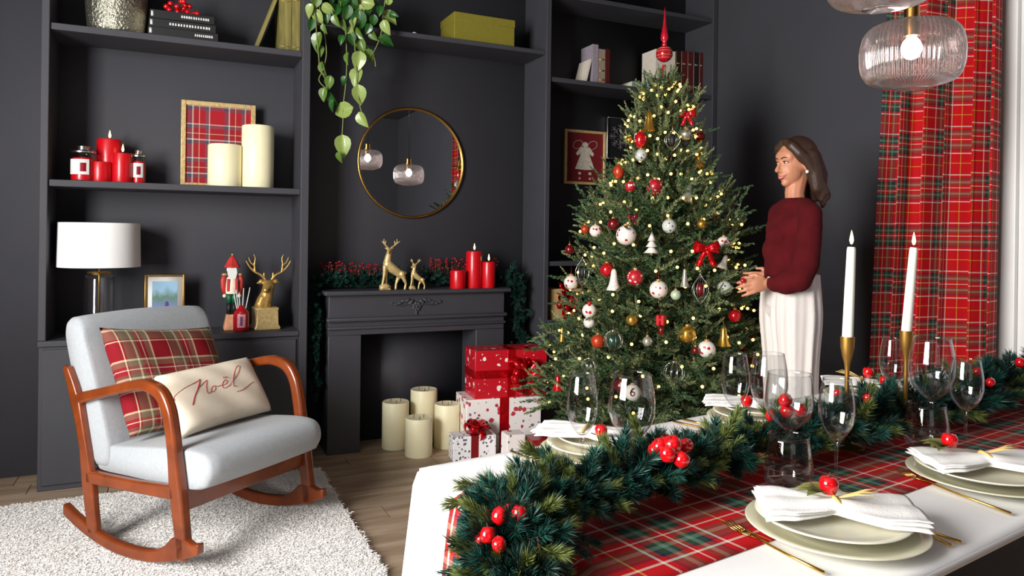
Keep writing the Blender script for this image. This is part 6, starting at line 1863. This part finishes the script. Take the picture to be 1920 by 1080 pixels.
for _ in range(4):                                            # lead the stem round candlesticks and glasses
    for i, p in enumerate(path):
        for c_, r_ in [(c_, .024) for c_ in STICKS] + [(g_[0], .026 if g_[1] > .07 else g_[2] + .02) for g_ in GLASS]:
            dv = Vector((p.x - c_.x, p.y - c_.y, 0))
            if dv.length < r_:
                sg = 1 if dv.dot(nv) >= 0 else -1
                path[i] = p + nv * sg * (r_ - abs(dv.dot(nv)) + .002)
def blocked(p, d_, s_):
    for f_ in (0.15, .4, .7, 1.0):
        q = p + d_ * (.12 * s_ * f_); rel = q - T0; sa = rel.dot(tv)
        if sa > -.03 and q.z < TH + .022: return True
        if sa > -.075 and q.z < TH - .01: return True
        for c_, hb, R_, h_ in GLASS:
            dz = q.z - c_.z
            rr = (R_ + .026 * s_) if dz > hb - .02 else .014
            if dz < h_ + .02 and math.hypot(q.x - c_.x, q.y - c_.y) < rr: return True
        for c_ in STICKS:
            if math.hypot(q.x - c_.x, q.y - c_.y) < .012: return True
    return False
MB().tube(path, .008, 6).build('garland_core', 'twig', tg)
gg = random.Random(31); items = []
for i in range(len(path) - 1):
    p, q = path[i], path[i + 1]; ax = (q - p).normalized()
    over = p.z < TH
    n = 9
    for k in range(n):
        pp = p.lerp(q, gg.random())
        u = ax.orthogonal().normalized(); v_ = ax.cross(u)
        sc_ = gg.uniform(.50, .85) * (1.25 if i > len(path) - 34 else 1)
        kind = gg.choice([0, 1, 2, 3, 4, 5, 6, 7, 6, 7, 3, 4])
        for tr in range(14):
            a = gg.uniform(0, 2 * math.pi)
            d_ = (u * math.cos(a) + v_ * math.sin(a)) + ax * gg.uniform(-.7, .7)
            if not over:
                if d_.z < -.1: d_.z = abs(d_.z) * .4
                d_.z *= .75
            elif d_.dot(tv) > .1: d_ = d_ - tv * d_.dot(tv) * 1.6
            d_.normalize()
            if not blocked(pp, d_, sc_):
                items.append((pp, d_, sc_, kind)); break
            sc_ *= .97
# hand-placed showy sprigs at the table end
for (x, y, z_, dx, dy, s_, kd) in ((985, 905, .05, -1, -.05, 1.05, 0), (960, 925, .05, -.9, .1, 1.0, 1), (1075, 880, .06, -.75, -.45, .95, 0), (1065, 890, .06, -.55, -.55, .9, 2), (1180, 850, .07, -.1, -1, .7, 1), (1215, 860, .07, -.3, -.9, .8, 2),
                               (1150, 880, .07, .2, -1, .8, 3), (1200, 900, .05, .2, 1, 1.1, 4), (1215, 905, .05, -.1, 1, 1.1, 5), (1340, 850, .07, .3, -.9, .9, 0), (1375, 840, .07, .6, -.5, .9, 1), (1430, 820, .06, .2, -1, .8, 2),
                               (960, 1020, -.02, -.5, 1, 1.0, 0), (985, 1020, .0, -.1, 1, 1.1, 1), (940, 1020, -.05, -.9, .6, 1.0, 3), (935, 1050, -.08, -.9, .5, 1.0, 4), (1040, 1030, .0, .4, .9, .9, 2), (1020, 1040, -.02, .2, 1, 1.0, 0), (1055, 1010, .02, .6, .6, .8, 3), (1000, 1055, -.06, 0, 1, 1.0, 7), (955, 1040, -.03, -.3, 1, 1.1, 0), (975, 1045, -.03, .1, 1, 1.1, 2), (930, 1035, -.06, -.8, .9, 1.1, 5), (920, 1060, -.10, -.8, .7, 1.0, 3), (1010, 1020, .01, .3, 1, 1.0, 1), (945, 1060, -.08, -.5, 1, 1.1, 6), (1045, 1050, -.02, .3, .9, 1.0, 6), (1070, 1000, .03, .7, .5, .8, 4), (985, 990, .04, -.6, -.2, .8, 7), (1020, 960, .05, -.3, -.7, .8, 6), (1000, 1075, -.08, 0, 1, 1.1, 0), (965, 1075, -.10, -.3, 1, 1.1, 1)):
    if x > 1012 and z_ < .03: z_ = .04
    p = at_z(x, y, TH + z_) if z_ >= .03 else end_pt(x, y, .10)
    d_ = (RGT * dx - UPV * dy * .8 - FWD * .25).normalized()
    if z_ < .03: d_ = (d_ - tv * max(0, d_.dot(tv)) * 1.2).normalized()
    for tr in range(6):
        if not blocked(p, d_, s_): items.append((p, d_, s_, kd)); break
        s_ *= .85; d_ = (d_ + UPV * (.15 if z_ >= .03 else 0) - tv * .1).normalized()
garland_sprigs(tg, items, GP)
am = MB().lathe([(0, .72), (.3, .95), (.72, .90), (1.0, .35), (.98, -.2), (.70, -.82), (.3, -1.0), (0, -.88)], 18).mesh('apple'); am.materials.append(M['apple'])
sm_ = MB().tube([(0, 0, .7), (.05, 0, 1.1), (.18, 0, 1.45)], [.06, .05, .05], 5).mesh('apple_stalk'); sm_.materials.append(M['twig'])
def apples(lst):
    for (x, y, rpx, z_) in lst:
        p = at_z(x, y, TH + z_ + .03) if z_ > .025 or x > 1000 else end_pt(x, y, .165)
        for c_, hb, R_, h_ in GLASS:                            # behind a glass, not in it
            for tr in range(12):
                if math.hypot(p.x - c_.x, p.y - c_.y) > R_ + rpx * .0016 or p.z > c_.z + h_ + .02: break
                p = CAMP + (p - CAMP) * 1.012
        d = (p - CAMP).dot(FWD)
        o = bpy.data.objects.new('apple', am); C.objects.link(o); o.parent = tg; o.location = p - root_off(tg)
        r_ = rpx * d / FPX; o.scale = (r_,) * 3; o.rotation_euler = (gg.uniform(-.7, .7), gg.uniform(-.7, .7), gg.uniform(0, 6))
        s2 = bpy.data.objects.new('apple_stalk', sm_); C.objects.link(s2); s2.parent = o
apples([(1238, 838, 15, .10), (1262, 835, 17, .105), (1228, 845, 13, .09), (1252, 852, 15, .10), (1286, 836, 13, .095), (1278, 862, 15, .09), (1244, 826, 12, .10),
        (937, 968, 16, .06), (974, 963, 15, .075), (915, 1004, 15, .02), (936, 1022, 14, .0), (955, 958, 13, .06), (903, 1012, 11, .0), (1040, 1025, 13, .012), (1052, 1020, 11, .008),
        (1472, 751, 12, .13), (1475, 772, 12, .11), (1501, 770, 11, .11), (1446, 780, 10, .10), (1627, 747, 10, .11), (1657, 713, 8, .12), (1832, 697, 8, .12), (1815, 705, 8, .11), (1857, 717, 8, .10), (1913, 680, 9, .12), (1570, 738, 8, .12)])
# ================================================================== CURTAINS
def curtain(name, label, yR_t, yR_b, yL_t, yL_b, z0, z1, folds, seed, width):
    def fn(u, v):
        yr, yl = lerp(yR_b, yR_t, v), lerp(yL_b, yL_t, v)
        g_ = u + .022 * math.sin(2 * math.pi * 3 * u + seed)
        y = lerp(yr, yl, g_)
        amp = lerp(.075, .050, v)
        ph = 2 * math.pi * folds * u + seed + .5 * math.sin(2.5 * v + seed)
        x = 3.485 - amp * math.sin(ph) - .018 * math.sin(2.1 * ph + 1 + v) + .02 * math.sin(5 * u)
        x = min(3.60, x + .11 * math.exp(-((u - .56) / .045) ** 2))
        y += .016 * math.cos(ph)
        return (x, y, lerp(z0, z1, v))
    # walk along the fold line so the check is not stretched
    N_ = 150; arc = [0.0]
    for i in range(N_):
        a, c_ = Vector(fn(i / N_, .5)), Vector(fn((i + 1) / N_, .5)); arc.append(arc[-1] + (c_ - a).length)
    b = MB(); b.grid(fn, N_, 24, lambda u, v: (arc[int(round(u * N_))], v * (z1 - z0)))
    t = thing(name, label, 'curtain', (3.5, (yR_b + yL_b) / 2, z0), 'red tartan curtains')
    b.build('cloth_panel', 'curtain', t, solid=.003)
    return t
a_t, a_b = at_x(1697, 60, 3.5).y, at_x(1652, 690, 3.5).y
c_t, c_b = at_x(1888, 100, 3.5).y, at_x(1872, 680, 3.5).y
curtain('curtain', 'red tartan curtain hanging beside the white window frame near the person', c_t, c_b, a_t, a_b, .02, 3.18, 5, .6, 1.4)
curtain('curtain', 'red tartan curtain on the far side of the window, seen in the mirror', -.15, -.2, .36, .40, .02, 3.18, 5, 2.1, 1.4)
t = thing('curtain_rod', 'brass curtain rod above the window', 'curtain rod', (3.5, 1.2, 3.2))
MB().tube([(3.5, -.35, 3.2), (3.5, 2.95, 3.2)], .014, 12).build('rod', 'brass', t)
for y_ in (-.37, 2.97): MB().ball((3.5, y_, 3.2), .026, 14, 10).build('finial', 'brass', t)
for y_ in (-.1, 2.75): MB().tube([(3.5, y_, 3.2), (WX, y_, 3.2)], .009, 8).build('bracket', 'brass', t)
# ================================================================== PENDANT LAMPS
def pendant(c_, R_, label, zbot):
    t = thing('pendant_lamp', label, 'pendant lamp', (c_[0], c_[1], zbot), 'ribbed glass pendant lamps over the dining table')
    o = (c_[0], c_[1], zbot); H_ = R_ * 1.38
    out = [(R_ * .34, .0), (R_ * .62, .012 * R_ / .16), (R_ * .86, H_ * .13), (R_ * .975, H_ * .30), (R_, H_ * .50), (R_ * .985, H_ * .68), (R_ * .90, H_ * .86), (R_ * .70, H_ * .97), (R_ * .40, H_), (R_ * .24, H_)]
    outs = [(v.x, v.y) for v in smoothpts([(a, z_, 0) for a, z_ in out], 5)]
    inn = [(max(.002, a - .004), z_ * .985 + .002) for a, z_ in outs]
    MB().lathe(outs + inn[::-1], 384, o, flute=64, famp=.02).build('glass_shade', 'ribglass', t)
    MB().lathe([(0, .002), (R_ * .34, .0), (R_ * .34, .004), (0, .006)], 48, o).build('shade_bottom', 'ribglass', t)
    cz_ = zbot + H_
    MB().lathe([(.0, -.045), (.026, -.045), (.028, -.02), (.028, .0), (.034, .002), (.034, .010), (.024, .012), (.024, .062), (.012, .070), (0, .070)], 28, (c_[0], c_[1], cz_)).build('brass_socket', 'brass', t, auto=.6)
    MB().lathe([(0, -.125), (.018, -.118), (.031, -.098), (.033, -.082), (.026, -.062), (.014, -.048), (.013, -.04)], 36, (c_[0], c_[1], cz_)).build('bulb', 'bulb', t)
    MB().tube([(c_[0], c_[1], cz_ + .068), (c_[0], c_[1], CZ - .02)], .0032, 8).build('cable', 'blackm', t)
    MB().lathe([(0, -.028), (.05, -.028), (.055, -.02), (.055, 0), (0, 0)], 28, (c_[0], c_[1], CZ)).build('ceiling_rose', 'brass', t, auto=.6)
PA = at_d(1708, 165, 2.48); PB = at_d(1652, 16, 2.14)
pendant((PA.x, PA.y), 88 * 2.48 / FPX, 'lower ribbed glass pendant lamp in front of the tartan curtain', PA.z)
pendant((PB.x, PB.y), 88 * 2.48 / FPX * .96, 'higher ribbed glass pendant lamp, hanging above the other one', PB.z)
